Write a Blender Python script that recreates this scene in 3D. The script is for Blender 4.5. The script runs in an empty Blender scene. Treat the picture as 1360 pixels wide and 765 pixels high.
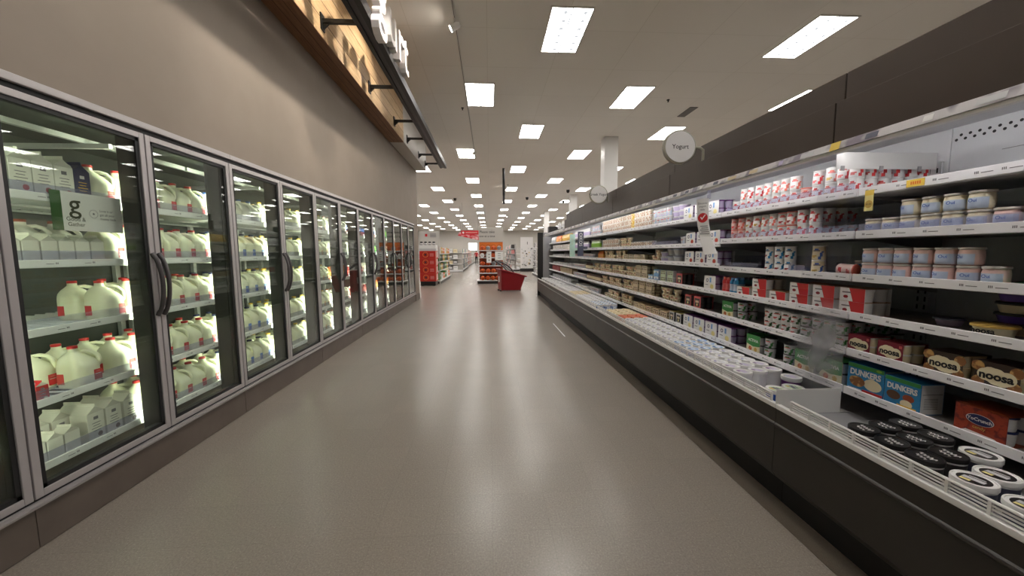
import bpy, bmesh, math, random
from mathutils import Vector, Matrix
random.seed(7)
PI = math.pi
SC = bpy.context.scene
COL = SC.collection
R = math.radians

# ------------------------------------------------------------------ materials
def lin(c):
    c /= 255.0
    return c / 12.92 if c <= .04045 else ((c + .055) / 1.055) ** 2.4
def col(r, g, b): return (lin(r), lin(g), lin(b), 1)
MATS = {}
def mk(key, rgb, rough=.5, metal=0, spec=.5, emit=0, trans=0, coat=0):
    m = bpy.data.materials.new(key); m.use_nodes = True
    p = m.node_tree.nodes['Principled BSDF']
    p.inputs['Base Color'].default_value = col(*rgb)
    p.inputs['Roughness'].default_value = rough
    p.inputs['Metallic'].default_value = metal
    p.inputs['Specular IOR Level'].default_value = spec
    p.inputs['Coat Weight'].default_value = coat
    if emit:
        p.inputs['Emission Color'].default_value = col(*rgb)
        p.inputs['Emission Strength'].default_value = emit
    if trans:
        p.inputs['Subsurface Weight'].default_value = trans
        p.inputs['Subsurface Radius'].default_value = (.02, .02, .015)
    MATS[key] = m
    return m
def nt(m): return m.node_tree.nodes, m.node_tree.links
def vary(key, a, b, scale, stretch=(1, 1, 1), detail=4, lo=.35, hi=.65):
    """noise between two colours on an existing material"""
    n, l = nt(MATS[key]); p = n['Principled BSDF']
    tc = n.new('ShaderNodeTexCoord'); mp = n.new('ShaderNodeMapping'); mp.inputs['Scale'].default_value = stretch
    no = n.new('ShaderNodeTexNoise'); no.inputs['Scale'].default_value = scale; no.inputs['Detail'].default_value = detail
    cr = n.new('ShaderNodeValToRGB')
    cr.color_ramp.elements[0].position = lo; cr.color_ramp.elements[0].color = col(*a)
    cr.color_ramp.elements[1].position = hi; cr.color_ramp.elements[1].color = col(*b)
    l.new(tc.outputs['Object'], mp.inputs['Vector']); l.new(mp.outputs['Vector'], no.inputs['Vector'])
    l.new(no.outputs['Fac'], cr.inputs['Fac']); l.new(cr.outputs['Color'], p.inputs['Base Color'])
    return cr
def glass(key, tint, rough=.0, ior=1.45):
    m = bpy.data.materials.new(key); m.use_nodes = True
    n, l = nt(m); n.clear()
    o = n.new('ShaderNodeOutputMaterial'); mx = n.new('ShaderNodeMixShader')
    t = n.new('ShaderNodeBsdfTransparent'); t.inputs['Color'].default_value = tint
    g = n.new('ShaderNodeBsdfGlossy'); g.inputs['Roughness'].default_value = rough
    f = n.new('ShaderNodeFresnel'); ge = n.new('ShaderNodeNewGeometry'); ma = n.new('ShaderNodeMapRange')   # thin pane: no total reflection at the far face
    ma.inputs['To Min'].default_value = ior; ma.inputs['To Max'].default_value = 1 / ior
    l.new(ge.outputs['Backfacing'], ma.inputs['Value']); l.new(ma.outputs[0], f.inputs['IOR'])
    l.new(f.outputs[0], mx.inputs[0]); l.new(t.outputs[0], mx.inputs[1]); l.new(g.outputs[0], mx.inputs[2])
    l.new(mx.outputs[0], o.inputs['Surface'])
    MATS[key] = m
    return m

glass('door glass', (.965, .985, .965, 1), 0, 1.33)
m = glass('acrylic', (.93, .93, .975, 1), .05)
n, l = nt(m); out = n['Material Output']; old = out.inputs['Surface'].links[0].from_socket
df = n.new('ShaderNodeBsdfDiffuse'); df.inputs['Color'].default_value = col(206, 206, 236); mx = n.new('ShaderNodeMixShader'); mx.inputs[0].default_value = .13
l.new(old, mx.inputs[1]); l.new(df.outputs[0], mx.inputs[2]); l.new(mx.outputs[0], out.inputs['Surface'])
glass('clear acrylic', (.96, .96, .985, 1), .03)
# condensation-smeared acrylic
m = glass('fogged acrylic', (.97, .97, .98, 1), .03)
n, l = nt(m)
out = n['Material Output']; old = out.inputs['Surface'].links[0].from_socket
tc = n.new('ShaderNodeTexCoord'); mp = n.new('ShaderNodeMapping')
mp.inputs['Location'].default_value = (-1.86 * 5.2, -1.96, -.90 * 3.4); mp.inputs['Scale'].default_value = (5.2, 1, 3.4)
gr = n.new('ShaderNodeTexGradient'); gr.gradient_type = 'SPHERICAL'
no = n.new('ShaderNodeTexNoise'); no.inputs['Scale'].default_value = 9
mu = n.new('ShaderNodeMath'); mu.operation = 'MULTIPLY'; mu2 = n.new('ShaderNodeMath'); mu2.operation = 'MULTIPLY'; mu2.inputs[1].default_value = 1.25
mu2.use_clamp = True
df = n.new('ShaderNodeBsdfDiffuse'); df.inputs['Color'].default_value = col(190, 190, 192)
mx = n.new('ShaderNodeMixShader')
l.new(tc.outputs['Object'], mp.inputs[0]); l.new(mp.outputs[0], gr.inputs[0]); l.new(tc.outputs['Object'], no.inputs['Vector'])
l.new(gr.outputs['Fac'], mu.inputs[0]); l.new(no.outputs['Fac'], mu.inputs[1]); l.new(mu.outputs[0], mu2.inputs[0])
l.new(mu2.outputs[0], mx.inputs[0]); l.new(old, mx.inputs[1]); l.new(df.outputs[0], mx.inputs[2]); l.new(mx.outputs[0], out.inputs['Surface'])

# floor: polished speckled vinyl tile
m = mk('floor tile', (150, 141, 130), .27, 0, .6)
n, l = nt(m); p = n['Principled BSDF']
tc = n.new('ShaderNodeTexCoord')
n1 = n.new('ShaderNodeTexNoise'); n1.inputs['Scale'].default_value = 420; n1.inputs['Detail'].default_value = 3
n2 = n.new('ShaderNodeTexNoise'); n2.inputs['Scale'].default_value = 110; n2.inputs['Detail'].default_value = 3
vo = n.new('ShaderNodeTexVoronoi'); vo.inputs['Scale'].default_value = 75
br = n.new('ShaderNodeTexBrick'); br.offset = 0; br.inputs['Scale'].default_value = 1.0
br.inputs['Brick Width'].default_value = .305; br.inputs['Row Height'].default_value = .305; br.inputs['Mortar Size'].default_value = .0012
br.inputs['Color1'].default_value = (1, 1, 1, 1); br.inputs['Color2'].default_value = (.96, .96, .96, 1); br.inputs['Mortar'].default_value = (.86, .85, .84, 1)
for t in (n1, n2, vo, br): l.new(tc.outputs['Object'], t.inputs['Vector'])
r1 = n.new('ShaderNodeValToRGB'); r1.color_ramp.elements[0].position = .33; r1.color_ramp.elements[1].position = .72
r1.color_ramp.elements[0].color = col(125, 116, 106); r1.color_ramp.elements[1].color = col(162, 154, 144)
mxa = n.new('ShaderNodeMix'); mxa.data_type = 'FLOAT'; mxa.inputs[0].default_value = .45
l.new(n1.outputs['Fac'], mxa.inputs[2]); l.new(n2.outputs['Fac'], mxa.inputs[3]); l.new(mxa.outputs[0], r1.inputs[0])
lt = n.new('ShaderNodeMath'); lt.operation = 'LESS_THAN'; lt.inputs[1].default_value = .09; l.new(vo.outputs['Distance'], lt.inputs[0])
mxs = n.new('ShaderNodeMix'); mxs.data_type = 'RGBA'; l.new(lt.outputs[0], mxs.inputs[0]); l.new(r1.outputs[0], mxs.inputs[6]); mxs.inputs[7].default_value = col(196, 188, 178)
mb_ = n.new('ShaderNodeMix'); mb_.data_type = 'RGBA'; mb_.blend_type = 'MULTIPLY'; mb_.inputs[0].default_value = 1
l.new(mxs.outputs[2], mb_.inputs[6]); l.new(br.outputs['Color'], mb_.inputs[7]); l.new(mb_.outputs[2], p.inputs['Base Color'])

mk('floor strip dark', (90, 82, 72), .3); vary('floor strip dark', (84, 76, 67), (98, 90, 80), 240)
# ceiling: painted lay-in tile with faint seams
m = mk('ceiling tile', (238, 234, 228), .85)
n, l = nt(m); p = n['Principled BSDF']; tc = n.new('ShaderNodeTexCoord')
br = n.new('ShaderNodeTexBrick'); br.offset = 0; br.inputs['Scale'].default_value = 1
br.inputs['Brick Width'].default_value = 1.22; br.inputs['Row Height'].default_value = 1.256; br.inputs['Mortar Size'].default_value = .004
br.inputs['Color1'].default_value = col(247, 244, 240); br.inputs['Color2'].default_value = col(244, 241, 237); br.inputs['Mortar'].default_value = col(228, 224, 218)
l.new(tc.outputs['Object'], br.inputs['Vector']); l.new(br.outputs['Color'], p.inputs['Base Color'])

mk('wall paint', (136, 124, 113), .7); vary('wall paint', (134, 122, 111), (138, 126, 115), 3)
mk('wood', (196, 160, 112), .45)
vary('wood', (176, 142, 102), (206, 178, 138), 6, (9, .6, 9), 8, .3, .7)
mk('wood dark', (128, 90, 60), .5); vary('wood dark', (112, 76, 48), (142, 102, 70), 6, (9, .6, 9), 8, .3, .7)
mk('wood groove', (70, 48, 30), .7)
mk('panel grey', (196, 192, 186), .6)
mk('frame metal', (176, 171, 172), .36, .3)
mk('rail metal', (172, 167, 166), .32, .6)
mk('kick taupe', (96, 86, 79), .5); vary('kick taupe', (92, 82, 75), (100, 90, 83), 5)
mk('black gasket', (22, 22, 24), .55)
mk('black metal', (26, 25, 25), .45)
mk('dark rail', (70, 68, 70), .4, .3)
mk('handle grey', (74, 70, 72), .35, .2)
mk('case interior', (92, 96, 93), .55)
mk('case white', (222, 223, 226), .42)
mk('shelf white', (226, 226, 228), .4)
mk('shelf grey', (150, 149, 150), .45)
mk('price white', (248, 247, 250), .45)
mk('ink', (44, 42, 46), .6)
mk('olive ink', (62, 64, 44), .6)
mk('ink grey', (120, 118, 124), .6)
mk('canopy brown', (66, 54, 46), .5); vary('canopy brown', (63, 51, 43), (69, 57, 49), 2)
mk('case dark', (44, 40, 35), .42); vary('case dark', (41, 37, 32), (47, 43, 38), 3)
mk('bumper', (72, 68, 65), .4, .2)
mk('kick black', (16, 15, 15), .6)
mk('mirror', (205, 203, 206), .12, .95)
mk('yellow tag', (240, 208, 90), .5)
mk('plastic white', (236, 235, 233), .35)
mk('sign white', (232, 229, 229), .45)
mk('sign rim', (170, 166, 152), .5)
mk('white gloss', (236, 233, 234), .3)
mk('milk', (238, 238, 214), .36, trans=.25)
mk('carton cream', (232, 230, 220), .45)
mk('carton fold', (206, 204, 192), .45)
for k, c in dict(red=(196, 40, 44), darkred=(140, 20, 30), maroon=(126, 22, 44), crimson=(170, 26, 36), pink=(226, 150, 148), rose=(210, 96, 96),
                 coral=(222, 112, 96), orange=(226, 120, 44), pumpkin=(214, 92, 36), rust=(150, 66, 36), peach=(240, 176, 96), yellow=(232, 188, 70), lemon=(240, 226, 150),
                 blue=(52, 96, 186), navy=(36, 44, 92), slate=(84, 86, 106), skyblue=(120, 170, 222), paleblue=(190, 204, 226), cyan=(40, 130, 186),
                 green=(50, 132, 58), darkgreen=(38, 84, 44), lime=(132, 182, 62), mint=(198, 232, 217), palegreen=(196, 214, 180), signgreen=(44, 86, 34),
                 purple=(112, 50, 128), lilac=(196, 184, 214), plum=(88, 44, 84), violet=(88, 60, 150), tan=(218, 196, 156), cream=(236, 224, 190), beige=(212, 196, 164),
                 brown=(92, 60, 40), darkbrown=(52, 36, 28), cardboard=(168, 126, 88), black=(28, 26, 27), charcoal=(58, 54, 54), grey=(150, 148, 148),
                 palegrey=(206, 206, 208), white=(238, 237, 236), yogurtpink=(230, 196, 190), yogurtcream=(236, 226, 200), foil=(196, 190, 182), teal=(60, 130, 140),
                 vividgreen=(20, 160, 80), skin=(196, 150, 122), hair=(40, 28, 22), gold=(206, 170, 84)).items():
    mk(k, c, .42)
MATS['foil'].node_tree.nodes['Principled BSDF'].inputs['Metallic'].default_value = .5
mk('cart red', (142, 16, 28), .4)
mk('banner red', (204, 26, 42), .5)
# printed packaging with many small marks, and reflections painted on the canopy strip
for k, a, b, s in (('dotted white', (240, 236, 226), (190, 150, 120), 60), ('dotted tan', (248, 236, 206), (176, 146, 108), 45),
                   ('printed blue', (226, 232, 242), (80, 120, 190), 40), ('printed lid', (238, 238, 240), (160, 164, 190), 40), ('printed orange', (226, 150, 110), (206, 80, 46), 30),
                   ('cookie brown', (140, 92, 52), (206, 160, 96), 30), ('candy', (160, 60, 36), (110, 30, 28), 40), ('fruit', (190, 60, 40), (230, 150, 60), 50),
                   ('mixed goods', (210, 206, 200), (110, 108, 112), 25), ('canopy reflection', (214, 210, 212), (140, 132, 146), 9)):
    mk(k, a, .45); vary(k, a, b, s, (1, 1, 1), 2, .5, .62)
def emitter(key, rgb, s):
    m = bpy.data.materials.new(key); m.use_nodes = True; n, l = nt(m); n.clear()
    o = n.new('ShaderNodeOutputMaterial'); e = n.new('ShaderNodeEmission'); e.inputs[0].default_value = rgb; e.inputs[1].default_value = s
    l.new(e.outputs[0], o.inputs[0]); MATS[key] = m; return m
emitter('troffer lens', (1, .965, .91, 1), 11.5)
emitter('troffer louver', (.94, .97, 1, 1), .43)
emitter('led green white', (.93, 1, .74, 1), 21)
emitter('led cool', (1, .965, .95, 1), 15)
emitter('spot bulb', (1, .9, .75, 1), 30)
emitter('lit window', (1, 1, 1, 1), 2)
mk('troffer frame', (226, 224, 220), .5)

# ------------------------------------------------------------------ mesh builder
class MB:
    def __init__(s): s.v = []; s.f = []; s.m = []; s.sm = []
    def add(s, vs, fs, m, smooth=False, mat=None):
        o = len(s.v)
        if mat is not None: vs = [mat @ Vector(v) for v in vs]
        s.v += [tuple(v) for v in vs]
        for k, f in enumerate(fs):
            s.f.append([i + o for i in f]); s.m.append(m[k] if isinstance(m, list) else m); s.sm.append(smooth)
        return s
    def box(s, x0, x1, y0, y1, z0, z1, m, bev=0, mat=None):
        x0, x1 = min(x0, x1), max(x0, x1); y0, y1 = min(y0, y1), max(y0, y1); z0, z1 = min(z0, z1), max(z0, z1)
        if bev:
            bev = min(bev, .45 * min(x1 - x0, y1 - y0, z1 - z0))
            bm = bmesh.new(); bmesh.ops.create_cube(bm, size=1)
            for v in bm.verts: v.co = Vector(((x0 + x1) / 2 + v.co.x * (x1 - x0), (y0 + y1) / 2 + v.co.y * (y1 - y0), (z0 + z1) / 2 + v.co.z * (z1 - z0)))
            bmesh.ops.bevel(bm, geom=list(bm.edges), offset=bev, segments=2, affect='EDGES', profile=.5)
            bm.verts.index_update()
            s.add([v.co.copy() for v in bm.verts], [[v.index for v in f.verts] for f in bm.faces], m, False, mat); bm.free(); return s
        vs = [(x0, y0, z0), (x1, y0, z0), (x1, y1, z0), (x0, y1, z0), (x0, y0, z1), (x1, y0, z1), (x1, y1, z1), (x0, y1, z1)]
        return s.add(vs, [(0, 3, 2, 1), (4, 5, 6, 7), (0, 1, 5, 4), (1, 2, 6, 5), (2, 3, 7, 6), (3, 0, 4, 7)], m, False, mat)
    def lathe(s, prof, seg, m, c=(0, 0, 0), fn=None, mat=None, sq=None):
        """prof: (r, z) from bottom to top; closed with caps. sq: superellipse exponent"""
        vs = []; fs = []; ms = []
        for r, z in prof:
            for j in range(seg):
                a = 2 * PI * j / seg; ca, sa = math.cos(a), math.sin(a); k = 1
                if sq: k = (abs(ca) ** sq + abs(sa) ** sq) ** (-1 / sq)
                vs.append((c[0] + r * k * ca, c[1] + r * k * sa, c[2] + z))
        for i in range(len(prof) - 1):
            for j in range(seg):
                fs.append((i * seg + j, i * seg + (j + 1) % seg, (i + 1) * seg + (j + 1) % seg, (i + 1) * seg + j))
                ms.append(fn(i, j, seg) if fn else m)
        fs.append(list(reversed(range(seg)))); ms.append(m if not fn else fn(0, -1, seg))
        t = (len(prof) - 1) * seg; fs.append(list(range(t, t + seg))); ms.append(m if not fn else fn(len(prof) - 2, -1, seg))
        return s.add(vs, fs, ms, True, mat)
    def tube(s, pts, r, m, seg=8, mat=None):
        pts = [Vector(p) for p in pts]; vs = []; fs = []; up = None
        for i, p in enumerate(pts):
            d = (pts[min(i + 1, len(pts) - 1)] - pts[max(i - 1, 0)]).normalized()
            if up is None:
                up = Vector((0, 0, 1)) if abs(d.z) < .9 else Vector((1, 0, 0))
            sd = d.cross(up).normalized(); up = sd.cross(d).normalized()
            rr = r[i] if isinstance(r, (list, tuple)) else r
            for j in range(seg):
                a = 2 * PI * j / seg; vs.append(p + sd * (rr * math.cos(a)) + up * (rr * math.sin(a)))
        for i in range(len(pts) - 1):
            for j in range(seg): fs.append((i * seg + j, i * seg + (j + 1) % seg, (i + 1) * seg + (j + 1) % seg, (i + 1) * seg + j))
        fs.append(list(reversed(range(seg)))); t = (len(pts) - 1) * seg; fs.append(list(range(t, t + seg)))
        return s.add(vs, fs, m, True, mat)
    def prism(s, poly, a0, a1, m, axis='y', mat=None):
        """poly in the two other axes (x,z for y; y,z for x; x,y for z) extruded from a0 to a1"""
        n = len(poly)
        f = dict(y=lambda p, a: (p[0], a, p[1]), x=lambda p, a: (a, p[0], p[1]), z=lambda p, a: (p[0], p[1], a))[axis]
        vs = [f(p, a0) for p in poly] + [f(p, a1) for p in poly]
        fs = [list(range(n)), list(reversed(range(n, 2 * n)))] + [(i, i + n, (i + 1) % n + n, (i + 1) % n) for i in range(n)]
        return s.add(vs, fs, m, False, mat)
    def ball(s, c, rx, ry, rz, m, seg=12, rings=8, mat=None):
        pr = []
        vs = []; fs = []
        for i in range(rings + 1):
            t = -PI / 2 + PI * i / rings
            for j in range(seg):
                a = 2 * PI * j / seg; vs.append((c[0] + rx * math.cos(t) * math.cos(a), c[1] + ry * math.cos(t) * math.sin(a), c[2] + rz * math.sin(t)))
        for i in range(rings):
            for j in range(seg): fs.append((i * seg + j, i * seg + (j + 1) % seg, (i + 1) * seg + (j + 1) % seg, (i + 1) * seg + j))
        return s.add(vs, fs, m, True, mat)
    def disc(s, c, r, m, nrm='x', seg=16, squash=1, mat=None):
        vs = []
        for j in range(seg):
            a = 2 * PI * j / seg; p, q = r * math.cos(a), r * math.sin(a) * squash
            vs.append({'-x': (c[0], c[1] - p, c[2] + q), 'x': (c[0], c[1] + p, c[2] + q), '-y': (c[0] + p, c[1], c[2] + q), 'z': (c[0] + p, c[1] + q, c[2])}[nrm])
        return s.add(vs, [list(range(seg))], m, False, mat)
    def quad(s, a, b, c, d, m): return s.add([a, b, c, d], [(0, 1, 2, 3)], m)
    def text(s, t, size, m, o, face='-x', ext=.0, align='CENTER', width=None, rot=None):
        """upright lettering; face = direction it is read from"""
        me = text_mesh(t, size, ext, align)
        M = {'-x': Matrix(((0, 0, -1, 0), (-1, 0, 0, 0), (0, 1, 0, 0), (0, 0, 0, 1))), 'x': Matrix(((0, 0, 1, 0), (1, 0, 0, 0), (0, 1, 0, 0), (0, 0, 0, 1))),
             '-y': Matrix(((1, 0, 0, 0), (0, 0, -1, 0), (0, 1, 0, 0), (0, 0, 0, 1))), 'z': Matrix(((0, 1, 0, 0), (-1, 0, 0, 0), (0, 0, 1, 0), (0, 0, 0, 1)))}[face]
        vs = [v for v in me[0]]
        if width:
            w = max(v[0] for v in vs) - min(v[0] for v in vs); k = width / max(w, 1e-6); vs = [(v[0] * k, v[1], v[2]) for v in vs]
        X = Matrix.Translation(Vector(o)) @ (rot if rot is not None else Matrix()) @ M
        return s.add(vs, me[1], m, False, X)
    def build(s, name, parent=None, loc=(0, 0, 0), rz=0, sharp=52):
        me = bpy.data.meshes.new(name); me.from_pydata(s.v, [], s.f)
        keys = []
        for k in s.m:
            if k not in keys: keys.append(k)
        for k in keys: me.materials.append(MATS[k])
        ix = {k: i for i, k in enumerate(keys)}
        me.polygons.foreach_set('material_index', [ix[k] for k in s.m])
        me.polygons.foreach_set('use_smooth', s.sm)
        me.update()
        if any(s.sm): me.set_sharp_from_angle(angle=R(sharp))
        o = bpy.data.objects.new(name, me); COL.objects.link(o)
        o.location = loc; o.rotation_euler = (0, 0, rz)
        if parent: o.parent = parent
        return o
_tc = {}
BOLD = {'noosa': .04, 'DUNKERS': .035, 'YoCrunch': .03, 'Yogurt': .012, 'ACTIVIA': .03}
def text_mesh(t, size, ext, align):
    k = (t, size, ext, align)
    if k not in _tc:
        cu = bpy.data.curves.new('t', 'FONT'); cu.body = t; cu.size = size; cu.extrude = ext; cu.align_x = align; cu.align_y = 'CENTER'; cu.resolution_u = 3; cu.offset = size * BOLD.get(t, .008)
        ob = bpy.data.objects.new('t', cu); COL.objects.link(ob)
        dg = bpy.context.evaluated_depsgraph_get(); me = bpy.data.meshes.new_from_object(ob.evaluated_get(dg))
        _tc[k] = ([tuple(v.co) for v in me.vertices], [list(p.vertices) for p in me.polygons])
        bpy.data.objects.remove(ob); bpy.data.curves.remove(cu); bpy.data.meshes.remove(me)
    return _tc[k]

# ------------------------------------------------------------------ scene bookkeeping
LABELS = set()
def tag(o, label, cat, group=None):
    o['label'] = label; o['category'] = cat
    if group: o['group'] = group
    return o
def thing(name, label, cat, loc=(0, 0, 0), rz=0, group=None):
    o = bpy.data.objects.new(name, None); COL.objects.link(o); o.empty_display_size = .05
    o.location = loc; o.rotation_euler = (0, 0, rz)
    return tag(o, label, cat, group)
def struct(mb, name, **k):
    o = mb.build(name, **k); o['kind'] = 'structure'; return o
def dup(root, loc, rz, label, group=None, tilt=None):
    r = root.copy(); COL.objects.link(r); r.location = loc; r.rotation_euler = (0, 0, rz); r['label'] = label
    if group: r['group'] = group
    for ch in KIDS.get(root.name, []):
        c = ch.copy(); COL.objects.link(c); c.parent = r
        for g in KIDS.get(ch.name, []):
            d = g.copy(); COL.objects.link(d); d.parent = c
    return r
KIDS = {}
PROTO = {}
LIFT = dict(troffer=0, spot=0, sprinkler=0, dome=0, jar_cream=.0014, jar_pink=.0014, pail_orange=.003, pail_white=.003, pail_grey=.003)
def place(key, loc, rz, label, group=None, rot=None):
    """first use builds the thing, later uses copy it"""
    if key in PROTO:
        o = dup(PROTO[key], loc, rz, label, group)
    else:
        o = BUILD[key](); PROTO[key] = o
        o.location = loc; o.rotation_euler = (0, 0, rz); o['label'] = label
        if group: o['group'] = group
        KIDS[o.name] = [c for c in bpy.data.objects if c.parent == o]
        for c in KIDS[o.name]:
            g = [d for d in bpy.data.objects if d.parent == c]
            if g: KIDS[c.name] = g
    if rot: o.rotation_euler = rot
    o.location.z += LIFT.get(key, .0008)      # hair's breadth above whatever carries it
    return o
_o1 = 'zeroth first second third fourth fifth sixth seventh eighth ninth tenth eleventh twelfth thirteenth fourteenth fifteenth sixteenth seventeenth eighteenth nineteenth'.split()
_o2 = {2: 'twenty', 3: 'thirty', 4: 'forty', 5: 'fifty', 6: 'sixty', 7: 'seventy', 8: 'eighty', 9: 'ninety'}
_o2t = {2: 'twentieth', 3: 'thirtieth', 4: 'fortieth', 5: 'fiftieth', 6: 'sixtieth', 7: 'seventieth', 8: 'eightieth', 9: 'ninetieth'}
def nth(i):
    if i < 20: return _o1[i]
    return _o2t[i // 10] if i % 10 == 0 else _o2[i // 10] + '-' + _o1[i % 10]

# ================================================================== ROOM SHELL
H = 4.973
XL = -2.237
struct(MB().box(-18, 18, -5, 62, -.06, 0, 'floor tile'), 'floor')
struct(MB().box(-18, 18, -5, 62, H, H + .08, 'ceiling tile'), 'ceiling')
struct(MB().box(-18.2, -18, -5, 62, 0, H, 'panel grey'), 'wall_far_left')
struct(MB().box(18, 18.2, -5, 62, 0, H, 'panel grey'), 'wall_far_right')
struct(MB().box(-18, 18, 62, 62.2, 0, H, 'panel grey'), 'wall_back')
struct(MB().box(-18, 18, -5.2, -5, 0, H, 'panel grey'), 'wall_behind')
# block wall over and behind the glass-door coolers
w = MB().box(-3.5, XL, -5, 12.05, 2.302, H, 'wall paint').box(-3.5, -3.26, -5, 12.05, 0, 2.302, 'wall paint').box(-3.26, XL, 11.43, 12.05, 0, 2.302, 'wall paint')
struct(w, 'wall_left')
struct(MB().box(1.535, 1.668, -5, 12.5, 0, .0012, 'floor strip dark'), 'floor_band')  # thin strip of darker, browner floor along the chiller base
struct(MB().box(XL, XL + .012, 11.43, 12.05, 0, .2, 'kick taupe').box(-3.5, XL + .012, 12.05, 12.062, 0, .2, 'kick taupe'), 'baseboard_left')

# wood clad valance under the ceiling (grooved boards), grey-painted beyond
v = MB()
v.box(XL, -1.92, -4.9, 8.95, 3.965, H, 'wood')
v.box(XL, -1.92, 8.95, 12.0, 3.965, H, 'panel grey')
v.box(XL, -1.9195, -4.9, 8.95, 3.957, 3.9655, 'wood dark')
for z in (4.17, 4.375, 4.58, 4.785): v.box(-1.9205, -1.9185, -4.9, 8.95, z, z + .007, 'wood groove')
for x in (-2.13, -2.03): v.box(x, x + .006, -4.9, 8.95, 3.956, 3.958, 'wood groove')
o = struct(v, 'trim_1'); o['label'] = 'wood plank valance high on the left wall above the dairy coolers'

# ladder-like sign frame with brackets and big white letters
sf = thing('overhead_sign', 'long black metal bracketed sign off the wood valance, carrying thick white letters', 'sign', (-1.92, 4.77, 4.15))
def rel(mb, name, par, dx=0, dy=0, dz=0):
    o = mb.build(name, par); o.location = (-par.location.x + dx, -par.location.y + dy, -par.location.z + dz); return o
rel(MB().box(-1.53, -1.475, -3, 12.3, 4.11, 4.215, 'black metal'), 'inner_rail', sf)
rel(MB().box(-1.475, -1.40, -3, 12.3, 4.125, 4.15, 'dark rail'), 'wire_tray', sf)
rel(MB().box(-1.40, -1.33, -3, 12.3, 4.11, 4.235, 'black metal'), 'outer_rail', sf)
for y in (-1.7, -.1, 1.5, 3.1, 4.77, 6.5, 8.1, 9.3, 10.75, 11.8):
    b = MB().box(-1.92, -1.5, y - .022, y + .022, 4.12, 4.165, 'black metal').box(-1.92, -1.905, y - .05, y + .05, 4.04, 4.22, 'black metal')
    b.prism([(-1.905, 4.05), (-1.905, 4.12), (-1.83, 4.12)], y - .012, y + .012, 'black metal')
    rel(b, 'bracket', sf)
word = 'Yogurt'
ys = [3.66, 4.18, 4.72, 5.24, 5.68, 6.02]
for ch, y, nm in zip(word, ys, ('first', 'second', 'third', 'fourth', 'fifth', 'last')):
    t = MB().text(ch, .86, 'white gloss', (0, 0, 0), 'x', .045)
    rel(t, 'sign_letter', sf, -1.285, y + .14, 4.46)

# ------------------------------------------------------------------ ceiling lights
k = 0
def troffer():
    o = thing('ceiling_light', 'x', 'ceiling light')
    MB().box(-.31, .31, -.61, .61, -.004, .0, 'troffer lens').build('lens', o, (0, 0, -.006))
    f = MB()
    for a in ((-.325, -.30, -.625, .625), (.30, .325, -.625, .625), (-.30, .30, -.625, -.60), (-.30, .30, .60, .625), (-.008, .008, -.6, .6)): f.box(*a, -.014, 0, 'troffer frame')
    for q in (-1, 0, 1): f.box(q * .148 - (.012 if q == 0 else .002), q * .148 + (.012 if q == 0 else .002), -.6, .6, -.0165, -.0155, 'troffer louver')
    for q in range(6):
        y = -.5 + .2 * q; f.box(-.3, .3, y - .1015, y - .0985, -.0165, -.0155, 'troffer louver')
        for x in (-.085, .205): f.box(x - .03, x + .03, y - .035, y + .035, -.0165, -.0155, 'troffer louver')
    f.build('frame', o)
    return o
BUILD = {'troffer': troffer}
NAME = {}
cells = []
for c in range(-7, 9):
    x = 1.25 + 2.03 * c; odd = c % 2
    for r in range(-2, 11):
        y = (8.83 if odd else 6.32) + 5.02 * r
        if y < -3 or y > 60: continue
        if x < -1.6 and y < 12.6: continue
        xx = x
        if c == -1 and y < 10: xx = -.17
        if abs(x) > .5 * y + 6: continue
        cells.append((c, y, xx))
cells.sort(key=lambda t: (t[0], t[1]))
last = None; i = 0
side = {c: (('%s row right of the aisle' % nth(c)) if c > 0 else ('row over the aisle centre' if c == 0 else '%s row left of the aisle' % nth(-c))) for c in range(-8, 10)}
for c, y, x in cells:
    i = i + 1 if c == last else 1
    last = c
    place('troffer', (x, y, H), 0, 'bright recessed ceiling light, %s from the front in the %s' % (nth(i), side[c]), 'recessed ceiling lights')
# ceiling fittings
rail = tag(MB().box(-.502, -.462, -3, 14.5, H - .035, H, 'troffer frame').box(-.486, -.478, -3, 14.5, H - .036, H - .03, 'black metal').build('lighting_track'), 'slim white lighting track running along the ceiling over the aisle', 'track')
def spot():
    o = thing('track_spotlight', 'x', 'spotlight')
    MB().tube([(0, 0, 0), (0, 0, -.08)], .015, 'troffer frame').build('stem', o)
    M = Matrix.Translation((0, 0, -.12)) @ Matrix.Rotation(R(-62), 4, 'Y') @ Matrix.Rotation(R(20), 4, 'X')
    h = MB().lathe([(.03, .08), (.045, .06), (.05, -.04), (.055, -.07), (.045, -.068)], 16, 'troffer frame', mat=Matrix.Translation((0, 0, -.12)) @ Matrix.Rotation(R(62), 4, 'Y')).build('head', o)
    MB().lathe([(.046, -.072), (.046, -.069)], 16, 'spot bulb', mat=Matrix.Translation((0, 0, -.12)) @ Matrix.Rotation(R(62), 4, 'Y')).build('lamp', o)
    return o
BUILD['spot'] = spot
for y, nm in ((6.0, 'nearest the white letters'), (4.5, 'second before the white letters'), (3.0, 'third before the white letters'), (13.2, 'at the far end of the track')):
    place('spot', (-.48, y, H - .035), 0, 'round white track spotlight %s' % nm, 'track spotlights')
for y in (3.0, 4.5, 6.0):
    L = bpy.data.lights.new('spot_beam', 'SPOT'); L.energy = 140; L.color = (1, .91, .79); L.spot_size = R(80); L.spot_blend = .5; L.shadow_soft_size = .04
    o = bpy.data.objects.new('spot_beam', L); COL.objects.link(o); o.location = (-.56, y, H - .12)
    o.rotation_euler = (Vector((-1.92, y + .15, 3.75)) - o.location).to_track_quat('-Z', 'Y').to_euler()
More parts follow.
